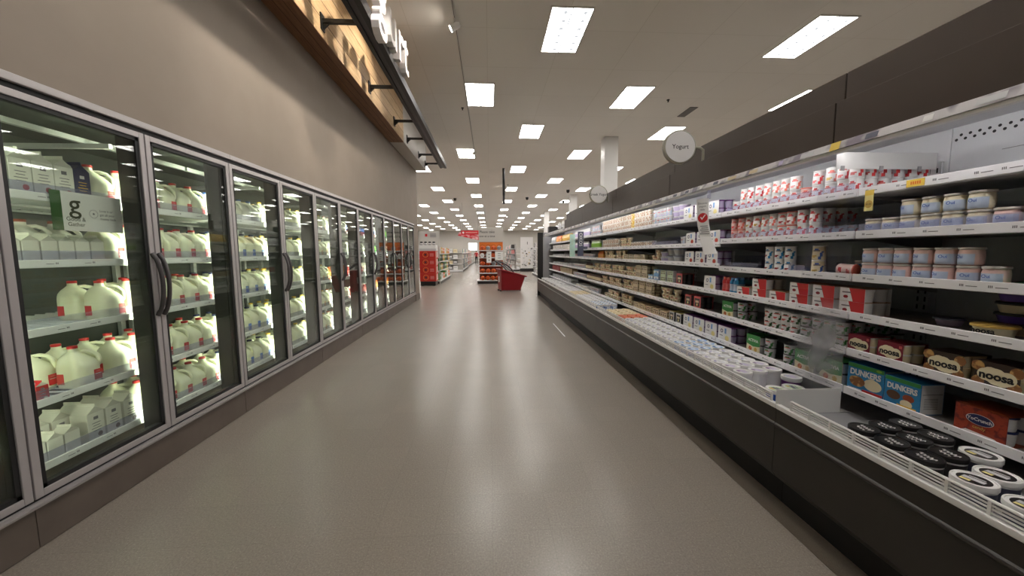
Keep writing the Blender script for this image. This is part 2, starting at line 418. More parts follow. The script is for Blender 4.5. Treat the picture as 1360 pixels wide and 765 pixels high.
pp = tag(MB().tube([(.63, 16.2, H), (.63, 16.2, 3.85)], .055, 'black metal', 12).tube([(.63, 16.2, 3.85), (.63, 16.2, 3.5)], .05, 'dark rail', 12).build('ceiling_post'), 'thin black post hanging from the ceiling over the aisle', 'post')
def sprinkler():
    return tag(MB().lathe([(.02, -.05), (.012, -.035), (.012, -.015), (.035, -.01), (.035, 0)], 10, 'black metal').build('sprinkler_head'), 'x', 'sprinkler')
BUILD['sprinkler'] = sprinkler
for x, y, nm in ((-.62, 9.6, 'left of the nearest square light pair'), (4.2, 8.9, 'above the round sign'), (-.55, 13.9, 'beside the lighting track'), (1.0, 20, 'mid ceiling')):
    place('sprinkler', (x, y, H), 0, 'small dark sprinkler head on the ceiling, %s' % nm, 'sprinkler heads')
def dome():
    return tag(MB().lathe([(.02, -.17), (.07, -.14), (.09, -.09), (.09, -.04), (.1, -.03), (.1, 0)], 14, 'black metal').build('camera_dome'), 'x', 'camera')
BUILD['dome'] = dome
for x, y, nm in ((4.5, 21.6, 'right of the white column'), (2.45, 24.5, 'near the far lights'), (5.1, 26.0, 'farther right over the shelves'), (-2.2, 25.0, 'left of the hanging post')):
    place('dome', (x, y, H), 0, 'black camera dome on the ceiling, %s' % nm, 'ceiling camera domes')
vent = tag(MB().box(4.95, 5.15, 9.3, 9.95, H - .012, H, 'dark rail').build('air_vent'), 'narrow dark ceiling vent behind the round yogurt sign', 'vent')
for (x, y, nm) in ((3.78, 11.9, 'behind the yogurt case canopy'), (5.2, 23.4, 'far behind the shelving end'), (-1.0 + 6.0, 33.0, 'deep in the store on the right')):
    tag(MB().box(x - .21, x + .21, y - .21, y + .21, 0, H, 'white', .01).build('column'), 'square white column %s' % nm, 'column')

# ================================================================== GLASS-DOOR COOLERS
P = .7958; Y0 = 1.87; CW = 2 * P
LZ = [1.785, 1.425, 1.06, .68, .335]           # top edge of the front price rails
SURF = .022
def price_marks(mb, x, y0, y1, z, n, nx, m='ink'):
    """small printed price figures on a rail facing the aisle"""
    for i in range(n):
        y = y0 + (y1 - y0) * (i + .5) / n + random.uniform(-.03, .03)
        d = .0006 * nx
        for q in range(3): mb.box(x, x + d, y + q * .0052, y + q * .0052 + .0028, z - .0048, z + .0048, 'ink grey')
        mb.box(x, x + d, y - .045, y - .008, z - .004, z - .001, 'ink grey')
        
def door(parent, y0, hinge):
    f = MB(); z0, z1 = .252, 2.232; a, b = y0 + .004, y0 + P - .004; w = .036
    for (p, q, r, t) in ((a, a + w, z0, z1), (b - w, b, z0, z1), (a + w, b - w, z0, z0 + w), (a + w, b - w, z1 - w, z1)):
        f.box(-2.29, -2.237, p, q, r, t, 'frame metal', .003)
    for (p, q, r, t) in ((a + w, a + w + .022, z0 + w, z1 - w), (b - w - .022, b - w, z0 + w, z1 - w), (a + w, b - w, z0 + w, z0 + w + .022), (a + w, b - w, z1 - w - .022, z1 - w)):
        f.box(-2.282, -2.244, p, q, r, t, 'black gasket')
    d = f.build('glass_door', parent)
    MB().box(-2.27, -2.262, a + w, b - w, z0 + w, z1 - w, 'door glass').box(-2.256, -2.25, a + w + .022, b - w - .022, z0 + w + .022, z1 - w - .022, 'door glass').build('glass_pane', d)
    hy = b - .02 if hinge == 'near' else a + .02
    s = 1
    pts = []
    for i in range(13):
        t = i / 12; zz = 1.455 - .41 * t
        pts.append((-2.237 + .052 * math.sin(PI * min(1, max(0, t))) ** .6, hy, zz))
    MB().tube(pts, [.017 if i in (0, 12) else .013 for i in range(13)], 'handle grey', 8).build('door_handle', d)
    return d
cooler_names = ['nearest cooler, mostly cut off at the left edge', 'first full cooler with red-capped milk jugs', 'second cooler with blue and yellow capped jugs', 'third cooler with yellow-capped jugs', 'fourth cooler of cream and packets', 'fifth cooler of green and white bottles', 'last cooler at the far end of the wall']
for k in range(-1, 6):
    y0 = Y0 + k * CW; y1 = y0 + CW
    c = thing('dairy_cooler', 'built-in two-door glass-front ' + cooler_names[k + 1], 'cooler', (0, 0, 0), 0, 'glass-door coolers')
    b = MB().box(-3.24, -3.22, y0, y1, .02, 2.28, 'case interior')
    if k == -1: b.box(-3.22, -2.3, y0, y0 + .012, .02, 2.28, 'case interior')
    if k == 5: b.box(-3.22, -2.3, y1 - .012, y1, .02, 2.28, 'case interior')
    b.box(-3.22, -2.3, y0, y1, 2.262, 2.28, 'case interior').box(-3.22, -2.3, y0, y1, .06, .2, 'case interior')
    b.build('cabinet', c)
    kp = MB().box(-2.6, -2.243, y0 + .0015, y1 - .0015, .004, .212, 'kick taupe', .002); kp.build('kick_panel', c)
    MB().box(-2.3, -2.222, y0, y1, .214, .224, 'rail metal').box(-2.3, -2.233, y0, y1, .224, .238, 'frame metal').box(-2.3, -2.25, y0, y1, .238, .25, 'black gasket').build('sill', c)
    MB().box(-2.3, -2.245, y0, y1, 2.236, 2.262, 'black gasket').box(-2.3, -2.222, y0, y1, 2.262, 2.302, 'frame metal', .004).build('top_rail', c)
    mu = MB()
    for (p, q) in ((y0, y0 + .055), (y1 - .055, y1)): mu.box(-2.385, -2.292, p, q, .2, 2.262, 'black gasket')
    mu.box(-2.405, -2.385, y1 - .0565, y1 - .0535, .2, 2.262, 'black gasket').box(-2.392, -2.37, y0 + P - .03, y0 + P - .0275, .2, 2.262, 'black gasket')
    mu.box(-2.37, -2.292, y0 + P - .03, y0 + P + .03, .2, 2.262, 'black gasket'); mu.build('mullions', c)
    MB().box(-2.394, -2.386, y1 - .052, y1 - .03, .3, 2.2, 'led green white').build('led_strip', c)
    MB().box(-2.394, -2.386, y0 + .03, y0 + .052, .3, 2.2, 'led green white').build('led_strip', c)
    MB().box(-2.378, -2.371, y0 + P - .012, y0 + P + .012, .3, 2.2, 'led green white').build('led_strip', c)
    MB().box(-2.62, -2.59, y0 + .013, y1 - .013, 2.165, 2.195, 'shelf white').box(-3.2, -2.45, y0 + P - .012, y0 + P + .012, 2.135, 2.165, 'shelf white').build('top_brace', c)
    up = MB()
    for p in (y0 + .05, y0 + P, y1 - .05): up.box(-3.21, -3.18, p - .02, p + .02, .2, 2.1, 'shelf white')
    for p in (y0 + .0092, y1 - .0152): up.box(-2.98, -2.94, p, p + .006, .2, 2.1, 'shelf white')
    up.build('upright', c)
    for z in LZ:
        s = MB(); a, e = y0 + .016, y1 - .016; zs = z - SURF
        for i in range(25):
            y = a + .02 + (e - a - .04) * i / 24; s.box(-3.18, -2.415, y - .004, y + .004, zs - .008, zs, 'shelf white')
        for x in (-3.17, -2.8, -2.42): s.box(x - .006, x + .006, a, e, zs - .022, zs - .008, 'shelf white')
        for p in (a + .0015, e - .0015): s.box(-3.18, -2.413, p - .0015, p + .0015, zs - .03, zs + .02, 'shelf white')
        so = s.build('wire_shelf', c)
        r = MB().box(-2.412, -2.402, a, e, z - .042, z, 'price white', .002); price_marks(r, -2.402, a, e, z - .02, 7 if k < 3 else 3, 1); r.build('price_rail', so)
        MB().box(-2.415, -2.412, a, e, z, z + .05, 'acrylic').build('front_guard', so)
    door(c, y0, 'near'); door(c, y0 + P, 'far')

# ================================================================== OPEN YOGURT CASE
XR = 1.60
SX = 1.985                                       # shelf front
def shelf_z(i, y): return (1.782 if y < 9.2 else 1.75, 1.555 if y < 3.15 else 1.53, 1.322 if y < 3.15 else 1.345, 1.112, .91, .692)[i]
secs = [(-1.7, 1.95), (1.95, 5.55), (5.55, 9.15), (9.15, 12.5)]
sec_names = ['nearest section, half empty', 'second section, full of cups and multipacks', 'third section with tan dessert cups', 'far section with boxes and bags']
for si, (a, e) in enumerate(secs):
    c = thing('open_chiller_case', 'dark-fronted open yogurt chiller, ' + sec_names[si], 'chiller', (0, 0, 0), 0, 'open yogurt chillers')
    a += .002; e -= .002
    prof = [(1.62, .165), (1.598, .20), (1.600, .462), (1.594, .468), (1.594, .480), (1.602, .486), (1.602, .565), (1.626, .565), (1.626, .165)]
    MB().prism(prof, a, e, 'case dark').build('front_panel', c)
    MB().box(1.590, 1.5938, a, e, .472, .479, 'bumper').build('bumper_strip', c)
    MB().box(1.67, 2.5, a, e, .004, .163, 'kick black').build('kick_base', c)
    MB().box(1.597, 1.625, a, e, .5655, .592, 'plastic white', .004).build('rail_cap', c)
    MB().box(1.627, 2.55, a, e, .50, .53, 'shelf grey').box(2.0, 2.55, a, e, .164, .50, 'case dark').build('well_floor', c)
    bk = MB().box(2.50, 2.56, a, e, .53, 2.12, 'case white')
    yy = a + .06
    while yy < e:
        bk.box(2.488, 2.501, yy - .035, yy + .035, .6, 1.93, 'case white')
        for z in [.66 + .045 * q for q in range(28)]:
            for d in (-.018, .018): bk.box(2.4872, 2.4885, yy + d - .004, yy + d + .004, z, z + .026, 'black')
        yy += 1.2
    if si == 0:
        for q in range(46):
            for d in (0, 1): bk.disc((2.4995, .2 + q * .038 + d * .019, 2.055 - d * .022), .0075, 'black', '-x', 8)
        bk.disc((2.4993, 1.60, 1.86), .055, 'black', '-x', 24)
        bk.box(2.498, 2.501, -1.6, 1.74, 1.935, 1.938, 'shelf grey')
    bk.build('back_panel', c)
    cn = MB().prism([(1.84, 1.985), (2.5, 2.10), (2.56, 2.12), (2.56, 2.2), (1.84, 2.05)], a, e, 'case white'); cn.build('canopy', c)
    MB().box(1.812, 1.84, a, e, 1.955, 1.972, 'plastic white', .003).build('canopy_edge', c)
    mi = MB().prism([(1.806, 1.972), (1.816, 2.012), (1.84, 2.012), (1.84, 1.972)], a, e, 'canopy reflection')
    for q in range(int((e - a) / .22)):
        y = a + .1 + q * .22; w = random.uniform(.03, .1)
        mi.prism([(1.8050, 1.980), (1.8128, 2.004), (1.8138, 2.004), (1.8060, 1.980)], y, y + w, random.choice(['lilac', 'grey', 'palegrey', 'slate', 'beige', 'white']))  # colour blocks painted on as the mirror band's reflections
    mi.build('reflective_strip', c)
    MB().box(1.8405, 1.849, a + .03, e - .03, 1.970, 1.982, 'led cool').build('canopy_lamp', c)
    if si < 3:
        x = a
        while x < e - .1:
            x2 = min(x + 1.83, e)
            MB().box(1.826, 1.86, x + .002, x2 - .002, 2.013, 2.222, 'canopy brown', .002).build('lower_valance', c)
            MB().box(1.875, 1.91, x + .002, x2 - .002, 2.19, 2.374, 'canopy brown', .002).build('upper_valance', c)
            x = x2
        MB().box(1.9, 2.56, a, e, 2.19, 2.215, 'canopy brown').build('top_cover', c)
    for i in range(6):
        n = 3 if si != 0 else 3
        for q in range(n):
            p0 = a + (e - a) * q / n + .004; p1 = a + (e - a) * (q + 1) / n - .004
            z = shelf_z(i, (p0 + p1) / 2)
            s = MB().box(SX + .012, 2.486, p0, p1, z - .045, z - .02, 'shelf grey' if i else 'shelf white')
            for h in (p0 + .002, p1 - .008): s.prism([(2.05, z - .045), (2.486, z - .11), (2.486, z - .045)], h, h + .006, 'shelf grey')
            so = s.build('shelf', c)
            r = MB().box(SX, SX + .012, p0, p1, z - .042, z, 'price white', .002)
            price_marks(r, SX, p0, p1, z - .02, 9 if (si == 1 or si == 0) else 4, -1); r.build('price_rail', so)
    # wire front of the well
    if si < 3:
        fw = MB(); f0, f1 = (a + .1, e - .09) if si == 0 else (a + .05, e - .05)
        for z in (.601, .614, .626, .640): fw.tube([(1.612, f0, z), (1.612, f1, z)], .0038 if z < .63 else .0058, 'plastic white', 6)
        y = f0
        while y <= f1 + .001:
            fw.box(1.607, 1.617, y - .005, y + .005, .592, .642, 'plastic white'); y += (f1 - f0) / round((f1 - f0) / .115)
        fw.build('wire_front', c)
tag(MB().box(1.628, 1.985, 1.9535, 1.957, .531, .672, 'plastic white').box(1.600, 1.628, 1.9535, 1.957, .5925, .672, 'plastic white').build('divider_plate'), 'white plastic plate dividing the well beside the black-lidded tubs', 'divider')
tag(MB().box(1.855, 2.43, 1.953, 1.957, 1.885, 1.972, 'plastic white').box(1.88, 1.9, 1.949, 1.953, 1.875, 1.90, 'shelf grey').box(2.1, 2.12, 1.949, 1.953, 1.875, 1.90, 'shelf grey').box(2.32, 2.34, 1.949, 1.953, 1.875, 1.90, 'shelf grey').build('baffle_panel'), 'white baffle panel hanging under the chiller canopy at the section joint', 'panel')
MB2 = MB().prism([(1.628, .675), (1.725, 1.46), (1.79, 1.87), (1.984, 1.87), (1.984, .675)], 1.958, 1.962, 'fogged acrylic')
tag(MB2.build('section_divider'), 'clear acrylic divider with a misty patch, standing at the joint of the chillers', 'divider')
MB().box(1.60, 1.78, 12.502, 12.56, 0, 2.1, 'black metal').box(1.78, 2.56, 12.502, 12.56, 0, 2.1, 'shelf grey').build('end_panel', c)

# signs and tags on the case
def round_sign(label, lines, x, y, z, r, hx, hz):
    o = thing('round_sign', label, 'sign', (x, y, z), 0, 'round aisle signs')
    rot = Matrix.Rotation(R(90), 4, 'X')
    MB().lathe([(r * .96, -.02), (r, -.014), (r, .014), (r * .96, .02)], 40, 'sign rim', mat=rot).build('rim', o)
    f = MB().lathe([(r * .90, .0), (r * .90, .004)], 40, 'sign white', mat=Matrix.Translation((0, -.02, 0)) @ rot)
    for i, t in enumerate(lines): f.text(t, r * .36, 'ink', (0, -.0246, -.0 + (len(lines) - 1) * .03 - .06 * i), '-y')
    f.build('face', o)
    MB().tube([(r - .01, 0, 0), (hx - x - .03, 0, 0), (hx - x, 0, -.02), (hx - x, 0, hz - z)], .011, 'sign rim', 8).build('hook', o)
round_sign('white round sign reading Yogurt on the chiller canopy', ['Yogurt'], 1.628, 3.22, 2.335, .142, 1.843, 2.2225)
round_sign('small round white sign reading Greek Yogurt farther along the canopy', ['Greek Yogurt'], 1.70, 5.86, 2.335, .142, 1.843, 2.2225)
ws = thing('hanging_strip', 'tilted white hanging strip with a red tick on the second shelf run', 'shelf sign', (1.84, 3.05, 1.955), R(38))
pv = [(0, .086, -.075), (0, -.004, -.07), (.0, .034, -.24), (0, .010, -.36), (-.03, -.075, -.52)]
st = MB()
L = [(-.005, .125, -.07), (-.0, .03, -.062), (0, .115, -.25), (0, .022, -.25), (-.005, .09, -.38), (-.005, -.002, -.385), (-.03, .035, -.535), (-.03, -.068, -.525)]
for i in range(3):
    a0, b0, a1, b1 = L[2 * i], L[2 * i + 1], L[2 * i + 2], L[2 * i + 3]
    f = [a0, b0, b1, a1]; g = [(p[0] + .002, p[1], p[2]) for p in f]
    st.add(f + g, [(0, 1, 2, 3), (7, 6, 5, 4), (0, 4, 5, 1), (1, 5, 6, 2), (2, 6, 7, 3), (3, 7, 4, 0)], 'plastic white')
for i, t in enumerate(['Discover', 'yogurt', 'daily']): st.text(t, .021, 'ink grey', (-.008, .072, -.105 - .026 * i), '-x')
for i in range(5): st.box(-.0075, -.0065, .025 - .004 * i, .085 - .01 * (i % 2), -.298 - .016 * i, -.292 - .016 * i, 'ink grey')
st.build('strip', ws)
em = MB().disc((-.0062, .068, -.225), .040, 'red', '-x', 24)
em.add([(-.0075, .088, -.222), (-.0075, .073, -.242), (-.0075, .044, -.202), (-.0075, .050, -.197), (-.0075, .073, -.228), (-.0075, .082, -.215)], [(0, 1, 4, 5), (1, 2, 3, 4)], 'white')
em.build('tick_badge', ws)
MB().box(-.03, .02, .02, .03, -.07, -.005, 'acrylic').build('clip', ws)
for nm, mt, x, y, z0, z1, lab in (('mint', 'mint', 1.78, 8.3, 1.35, 1.84, 'tall mint green blade sign standing off the far shelves'), ('slate', 'slate', 1.78, 7.55, 1.37, 1.86, 'tall dark slate blade sign with white lettering off the far shelves')):
    t = MB().box(x, x + .12, y, y + .006, z0, z1, mt, .001)
    if nm == 'slate':
        t.text('OIKOS', .09, 'white', (x + .06, y - .001, z1 - .16), '-y', rot=Matrix.Rotation(R(90), 4, 'Y'))
        t.box(x + .12, SX - .001, y, y + .006, z1 - .35, z1 - .3, 'slate')
    else:
        t.text('plant', .07, 'palegreen', (x + .06, y - .001, z1 - .16), '-y', rot=Matrix.Rotation(R(90), 4, 'Y'))
        t.box(x + .12, SX - .001, y, y + .006, z1 - .35, z1 - .3, 'mint')
    tag(t.build('blade_sign'), lab, 'sign', 'blade signs')
t = MB().box(SX - .0025, SX - .0008, 1.635, 1.71, 1.745, 1.778, 'yellow tag')
for q in range(5): t.box(SX - .003, SX - .0025, 1.65 + q * .009, 1.656 + q * .009, 1.755, 1.769, 'orange')
tag(t.build('price_tag'), 'flat yellow sale tag on the top shelf rail', 'price tag', 'yellow sale tags')
t = MB().box(SX - .0035, SX - .0015, 1.86, 1.905, 1.735, 1.762, 'yellow tag').box(SX - .0035, SX - .0015, 1.86, 1.905, 1.655, 1.735, 'lemon').disc((SX - .004, 1.882, 1.690), .020, 'gold', '-x', 16)
t.text('$1.00', .012, 'ink', (SX - .0045, 1.882, 1.69), '-x')
tag(t.build('sale_tag'), 'yellow sale tag with a round price hanging below the top shelf rail', 'price tag', 'yellow sale tags')
t = MB().prism([(1.796, 1.969), (1.807, 2.01), (1.808, 2.01), (1.797, 1.969)], 1.885, 1.94, 'yellow tag')
tag(t.build('canopy_tag'), 'small yellow tag stuck on the canopy edge above the baffle', 'price tag', 'yellow sale tags')
hs = thing('promo_sign', 'white shelf sign with green side and dark letter g, below top milk shelf', 'sign', (-2.39, 2.455, 1.70))
b = MB().box(-.006, .0, -.172, .172, -.11, .11, 'sign white', .001)
b.text('g', .15, 'olive ink', (.0008, -.105, .040), 'x').text('Good &', .032, 'olive ink', (.0008, -.105, -.044), 'x').text('Gather', .032, 'olive ink', (.0008, -.105, -.074), 'x')
for i, t in enumerate(['Love it or', 'get all your', 'money back']): b.text(t, .020, 'ink grey', (.0008, .032, .018 - .024 * i), 'x', 0, 'LEFT')
for j in range(24):
    a = 2 * PI * j / 24; b.disc((.0008, -.004 + .024 * math.cos(a), -.004 + .024 * math.sin(a)), .0022, 'ink grey', 'x', 6)
b.disc((.0008, -.004, -.004), .006, 'ink grey', 'x', 8)
b.build('panel', hs)
MB().prism([(-.001, -.170), (-.0055, -.222), (-.0045, -.223), (0, -.172)], -.11, .11, 'signgreen', 'z').build('side_flap', hs)
# ================================================================== PRODUCTS: PROTOTYPES
# every product stands on its own origin with its front towards -x (turned by pi for the coolers)
def simple(mb, name, cat, kids=()):
    o = tag(mb.build(name), 'x', cat)
    for nm, kb in kids: kb.build(nm, o)
    return o
def cup_proto(body, accent, fruit, lid, rb=.0345, rt=.031, h=.088, band=None, name='yogurt_cup', cat='yogurt', seg=28):
    def f():
        zs = (0, .05, .16, .25, .34, .43, .52, .61, .70, .80, .88, .92)
        prof = [(rb * .9 if i == 0 else rb + (rt - rb) * max(0, (z - .16) / .76), h * z) for i, z in enumerate(zs)]
        full = body == accent
        def fn(i, j, n):
            if j < 0 or full: return body
            a = (j + .5) / n * 360
            d = (a - 208 + 180) % 360 - 180          # printed front, turned to the aisle
            if i in (2, 3) and -58 < d < (-8 if i == 3 else -14): return fruit
            if 1 <= i <= 6 and 2 + i * 5 < d < 34 + i * 4: return accent
            if i == 7 and -40 < d < 18: return 'ink grey' if accent in ('cyan', 'blue') else 'rose'
            if i == 8 and -30 < d < 10: return accent
            if i in (2, 3, 4) and (d > 100 or d < -110): return accent
            return body
        mb = MB().lathe(prof, seg, body, fn=fn)
        l = MB().lathe([(rt + .001, h * .92), (rt + .0035, h * .93), (rt + .0035, h * .985), (rt + .002, h)], seg, lid)
        return simple(mb, name, cat, [('lid', l)])
    return f
def bowl_proto(body, band, lid, rb, rt, h, name, cat, lidh=.008, seg=20, txt=None):
    def f():
        def fn(i, j, n): return band if (i == 1 and j >= 0) else body
        mb = MB().lathe([(rb, 0), (rb + (rt - rb) * .12, h * .1), (rb + (rt - rb) * .8, h * .78), (rt, h - lidh)], seg, body, fn=fn)
        if txt:
            mb.text(txt[0], txt[1], txt[2], (-(rb + (rt - rb) * .6) - .006, 0, h * .52), '-x')
        l = MB().lathe([(rt + .001, h - lidh), (rt + .004, h - lidh), (rt + .004, h - .002), (rt + .001, h)], seg, lid)
        return simple(mb, name, cat, [('lid', l)])
    return f
def jar_proto(fill, lid, lab):
    def f():
        h = .078; r = .039
        prof = [(r * .8, 0), (r * .97, .005), (r, .02), (r, .05), (r * .95, .060), (r * .93, .068)]
        def fn(i, j, n):
            if j < 0: return fill
            a = (j + .5) / n * 360; d = (a - 200 + 180) % 360 - 180
            return lab if (i in (1, 2) and -62 < d < 52) else fill
        mb = MB().lathe(prof, 22, fill, fn=fn)
        mb.text('Oui', .019, 'blue', (-r * .985 - .0015, .002, .038), '-x')
        l = MB().lathe([(r * .95, .068), (r * 1.02, .069), (r * 1.02, .076), (r, h)], 22, 'foil')
        l.box(-.01, .012, -r * 1.0, -r * .6, h - .0006, h, lid)
        return simple(mb, 'yogurt_jar', 'yogurt', [('lid', l)])
    return f
def tub_proto(body, band, lid, ink, r=.055, h=.118, name='yogurt_tub', art=None, txt=None, rim=None):
    def f():
        def fn(i, j, n): return band if (i in (1, 2) and j >= 0) else body
        mb = MB().lathe([(r * .84, 0), (r * .87, .012), (r * .92, h * .5), (r * .955, h * .78), (r * .97, h * .87)], 24, body, fn=fn)
        if txt: mb.text(txt[0], txt[1], txt[2], (-r * .95 - .003, 0, h * .45), '-x')
        if art: mb.lathe([(r * .895, h * .2), (r * .95, h * .66)], 24, art, fn=lambda i, j, n: art)
        o = simple(mb, name, 'yogurt')
        rim_ = rim or lid
        l = MB().lathe([(r * .985, h * .84), (r * 1.02, h * .85), (r * 1.02, h * .97), (r, h), (r * .92, h), (r * .9, h - .003)], 28, rim_)
        l.disc((0, 0, h - .0026), r * .89, lid, 'z', 28)
        if ink == 'script':
            for (dx, w, n, am) in ((.010, .062, 9, .0085), (-.014, .044, 6, .006)):     # white handwriting-like script
                pts = [(dx + am * math.sin(PI * n * k / 40) * (1 - .35 * math.sin(k * 1.3)) - .006 * (k / 40 - .5), w * (.5 - k / 40), h - .0018) for k in range(41)]
                l.tube(pts, .0015, 'white', 5)
        elif ink:
            l.disc((0, 0, h - .0024), r * .74, ink[0], 'z', 24)
            l.box(-.012, .008, -.028, .028, h - .0023, h - .0018, ink[1]); l.box(-.03, -.016, .0, .026, h - .0023, h - .0018, ink[2])
            l.box(.014, .02, -.022, .02, h - .0023, h - .0018, ink[1])
        l.build('lid', o)
        return o
    return f
def pack_proto(front, trim, w, h, d, cupmat, art, name='yogurt_multipack', txt=None, rows=2, cat='yogurt multipack', lidm='purple'):
    """printed sleeve around stacked cups: cups show at both open ends"""
    def f():
        o = thing(name, 'x', cat)
        s = MB(); t = .0015; e = w / 2 - .012
        s.box(-d / 2, -d / 2 + t, -e, e, 0, h, front).box(d / 2 - t, d / 2, -e, e, 0, h, front).box(-d / 2, d / 2, -e, e, h - t, h, trim if art != 'plain' else front).box(-d / 2, d / 2, -e, e, 0, t, trim)
        x = -d / 2 - .0006
        if art == 'store':
            s.disc((x, e * .42, h * .68), .017, 'navy', '-x', 16).disc((x - .0003, e * .42, h * .68), .010, 'white', '-x', 12).box(x, x + .0005, -e * .28, -e * .02, h * .55, h * .88, 'skyblue')
            s.box(x, x + .0005, e * .25, e * .75, h * .36, h * .40, 'ink grey').box(x, x + .0005, -e, e, 0, h * .1, trim)
            s.disc((x - .0002, -e * .42, h * .28), h * .2, 'fruit' if trim != 'purple' else 'lemon', '-x', 14, .8)
        if art == 'swoosh':
            s.add([(x, -e * .1, 0), (x, -e * .98, 0), (x, -e * .98, h), (x, .25 * e, h)], [(0, 1, 2, 3)], 'red')
            s.disc((x - .0002, e * .5, h * .34), h * .2, 'darkred', '-x', 10, .6)
            s.box(x, x + .0005, e * .1, e * .8, h * .62, h * .72, 'ink grey')
        if art == 'cloud':
            for q, (cy, cz, r) in enumerate(((0, .5, .30), (.5, .52, .22), (-.5, .5, .24), (.25, .55, .27), (-.25, .45, .27))):
                s.disc((x - .0002 * q, cy * e, cz * h), r * h * 1.05, 'cream', '-x', 16)
            if trim in ('darkbrown',):
                for (cy, cz) in ((.85, .8), (-.85, .78), (-.8, .24), (.8, .22)): s.disc((x + .0003, cy * e, cz * h), .2 * h, 'cookie brown', '-x', 10)
            if trim == 'maroon': s.box(x - .0003, x, e * -.92, e * -.7, h * .78, h * .92, 'rose')
            s.text('noosa', w * .27, 'black', (x - .0016, 0, h * .5), '-x')
        if art == 'green':
            s.add([(x, e * 1, h * .45), (x, 0, h * .34), (x, -e, h * .42), (x, -e, h), (x, e, h)], [(0, 1, 2, 3, 4)], 'green')
            s.text('ACTIVIA', w * .17, 'white', (x - .0006, 0, h * .68), '-x'); s.disc((x - .0004, e * .4, h * .2), h * .13, 'fruit', '-x', 12).disc((x - .0004, -e * .4, h * .2), h * .12, 'gold', '-x', 12)
        if art == 'stars':
            s.disc((x, 0, h * .62), .045, 'white', '-x', 24, .5).disc((x - .0004, 0, h * .62), .042, 'navy', '-x', 24, .5)
            s.text('YoCrunch', .019, 'white', (x - .0009, 0, h * .62), '-x').text('candy', .018, 'gold', (x - .0006, 0, h * .36), '-x')
            s.add([(x, e, 0), (x, -e, 0), (x, -e * .6, h * .16), (x, e * .5, h * .2)], [(0, 1, 2, 3)], 'white')
        if art == 'frame':
            s.box(x, x + .0005, -e * .75, e * .75, h * .2, h * .85, 'charcoal').box(x - .0004, x, -e * .5, e * .5, h * .5, h * .68, 'beige').disc((x - .0004, 0, h * .34), h * .1, 'lemon', '-x', 10)
        if art == 'tanprint':
            for q in range(3): s.disc((x, (q - 1) * e * .6, h * .5), h * .16, 'brown', '-x', 10)
            s.box(x, x + .0005, -e * .8, e * .8, h * .75, h * .85, 'brown')
        if art == 'aqua':
            s.box(x, x + .0005, -e, e, h * .4, h * .8, 'white').disc((x - .0004, 0, h * .5), h * .2, 'cyan', '-x', 12)
        s.build('sleeve', o)
        ch = (h - .004) / rows
        for yi in (-1, 1):
            for xi in (-1, 1):
                for r in range(rows):
                    rt = min(d / 4 - .002, w / 4 - .002); z = .002 + r * ch
                    cb = MB().lathe([(rt * .8, 0), (rt * .86, ch * .2), (rt * .92, ch * .75), (rt * .98, ch * .86), (rt * .98, ch)], 14, cupmat, fn=lambda i, j, n: lidm if i == 3 or (j < 0 and i > 0) else cupmat)
                    cb.build('inner_cup', o, (xi * d / 4, yi * (w / 4 - .001), z))
        return o
    return f
def carton_proto(w, d, h, front, art, name, cat):
    def f():
        mb = MB().box(-d / 2, d / 2, -w / 2, w / 2, 0, h, front, .0015); x = -d / 2 - .0005
        if art == 'dunkers':
            mb.box(x, x + .0004, -w * .49, w * .49, h * .86, h * .99, 'green').text('DUNKERS', w * .235, 'white', (x - .001, 0, h * .70), '-x', .0006, width=w * .84)
            mb.disc((x - .0003, -w * .36, h * .93), .014, 'lime', '-x', 12, .5)
            for (cy, cz, r, m) in ((.2, .40, .22, 'cookie brown'), (-.22, .40, .24, 'cream'), (.3, .45, .12, 'gold'), (-.2, .52, .11, 'tan')): mb.disc((x - .0004 - .0002 * len(m), cy * w, cz * h), r * w, m, '-x', 18, .7)
            mb.box(x - .002, x, -w * .48, -w * -.05, h * .04, h * .17, 'red').box(x - .002, x, w * .08, w * .46, h * .05, h * .14, 'white')
            mb.box(-d / 2 + .004, d / 2 - .004, -w / 2 - .0006, -w / 2, h * .03, h * .97, 'white'); mb.box(-d / 2 + .02, d / 2 - .02, -w / 2 - .001, -w / 2 - .0006, h * .62, h * .635, 'ink')
            for q in range(6): mb.box(-d / 2 + .02, d / 2 - .03, -w / 2 - .001, -w / 2 - .0006, h * .2 + q * .008, h * .2 + q * .008 + .002, 'ink grey')
        if art == 'choc':
            mb.box(x, x + .0004, -w * .49, w * .49, h * .86, h * .99, 'green').text('DUNKERS', w * .235, 'white', (x - .001, 0, h * .68), '-x', .0006, width=w * .84)
            for (cy, cz, r, m) in ((.22, .40, .2, 'brown'), (-.2, .42, .16, 'rust'), (-.15, .22, .17, 'cream')): mb.disc((x - .0004 - .0002 * len(m), cy * w, cz * h), r * w, m, '-x', 18, .7)
            mb.box(x - .002, x, -w * .42, w * .1, h * .04, h * .15, 'yellow')
            mb.box(-d / 2 + .004, d / 2 - .004, -w / 2 - .0006, -w / 2, h * .03, h * .97, 'white'); mb.box(-d / 2 + .01, d / 2 - .01, -w / 2 - .001, -w / 2 - .0006, h * .66, h * .675, 'ink grey')
            for q in range(7): mb.box(-d / 2 + .02, d / 2 - .03, -w / 2 - .001, -w / 2 - .0006, h * .2 + q * .008, h * .2 + q * .008 + .002, 'ink grey')
        if art == 'plain': mb.box(x, x + .0004, -w * .35, w * .35, h * .3, h * .7, 'ink grey')
        if art == 'band': mb.box(x, x + .0004, -w * .5, w * .5, h * .35, h * .65, 'beige')
        return simple(mb, name, cat)
    return f
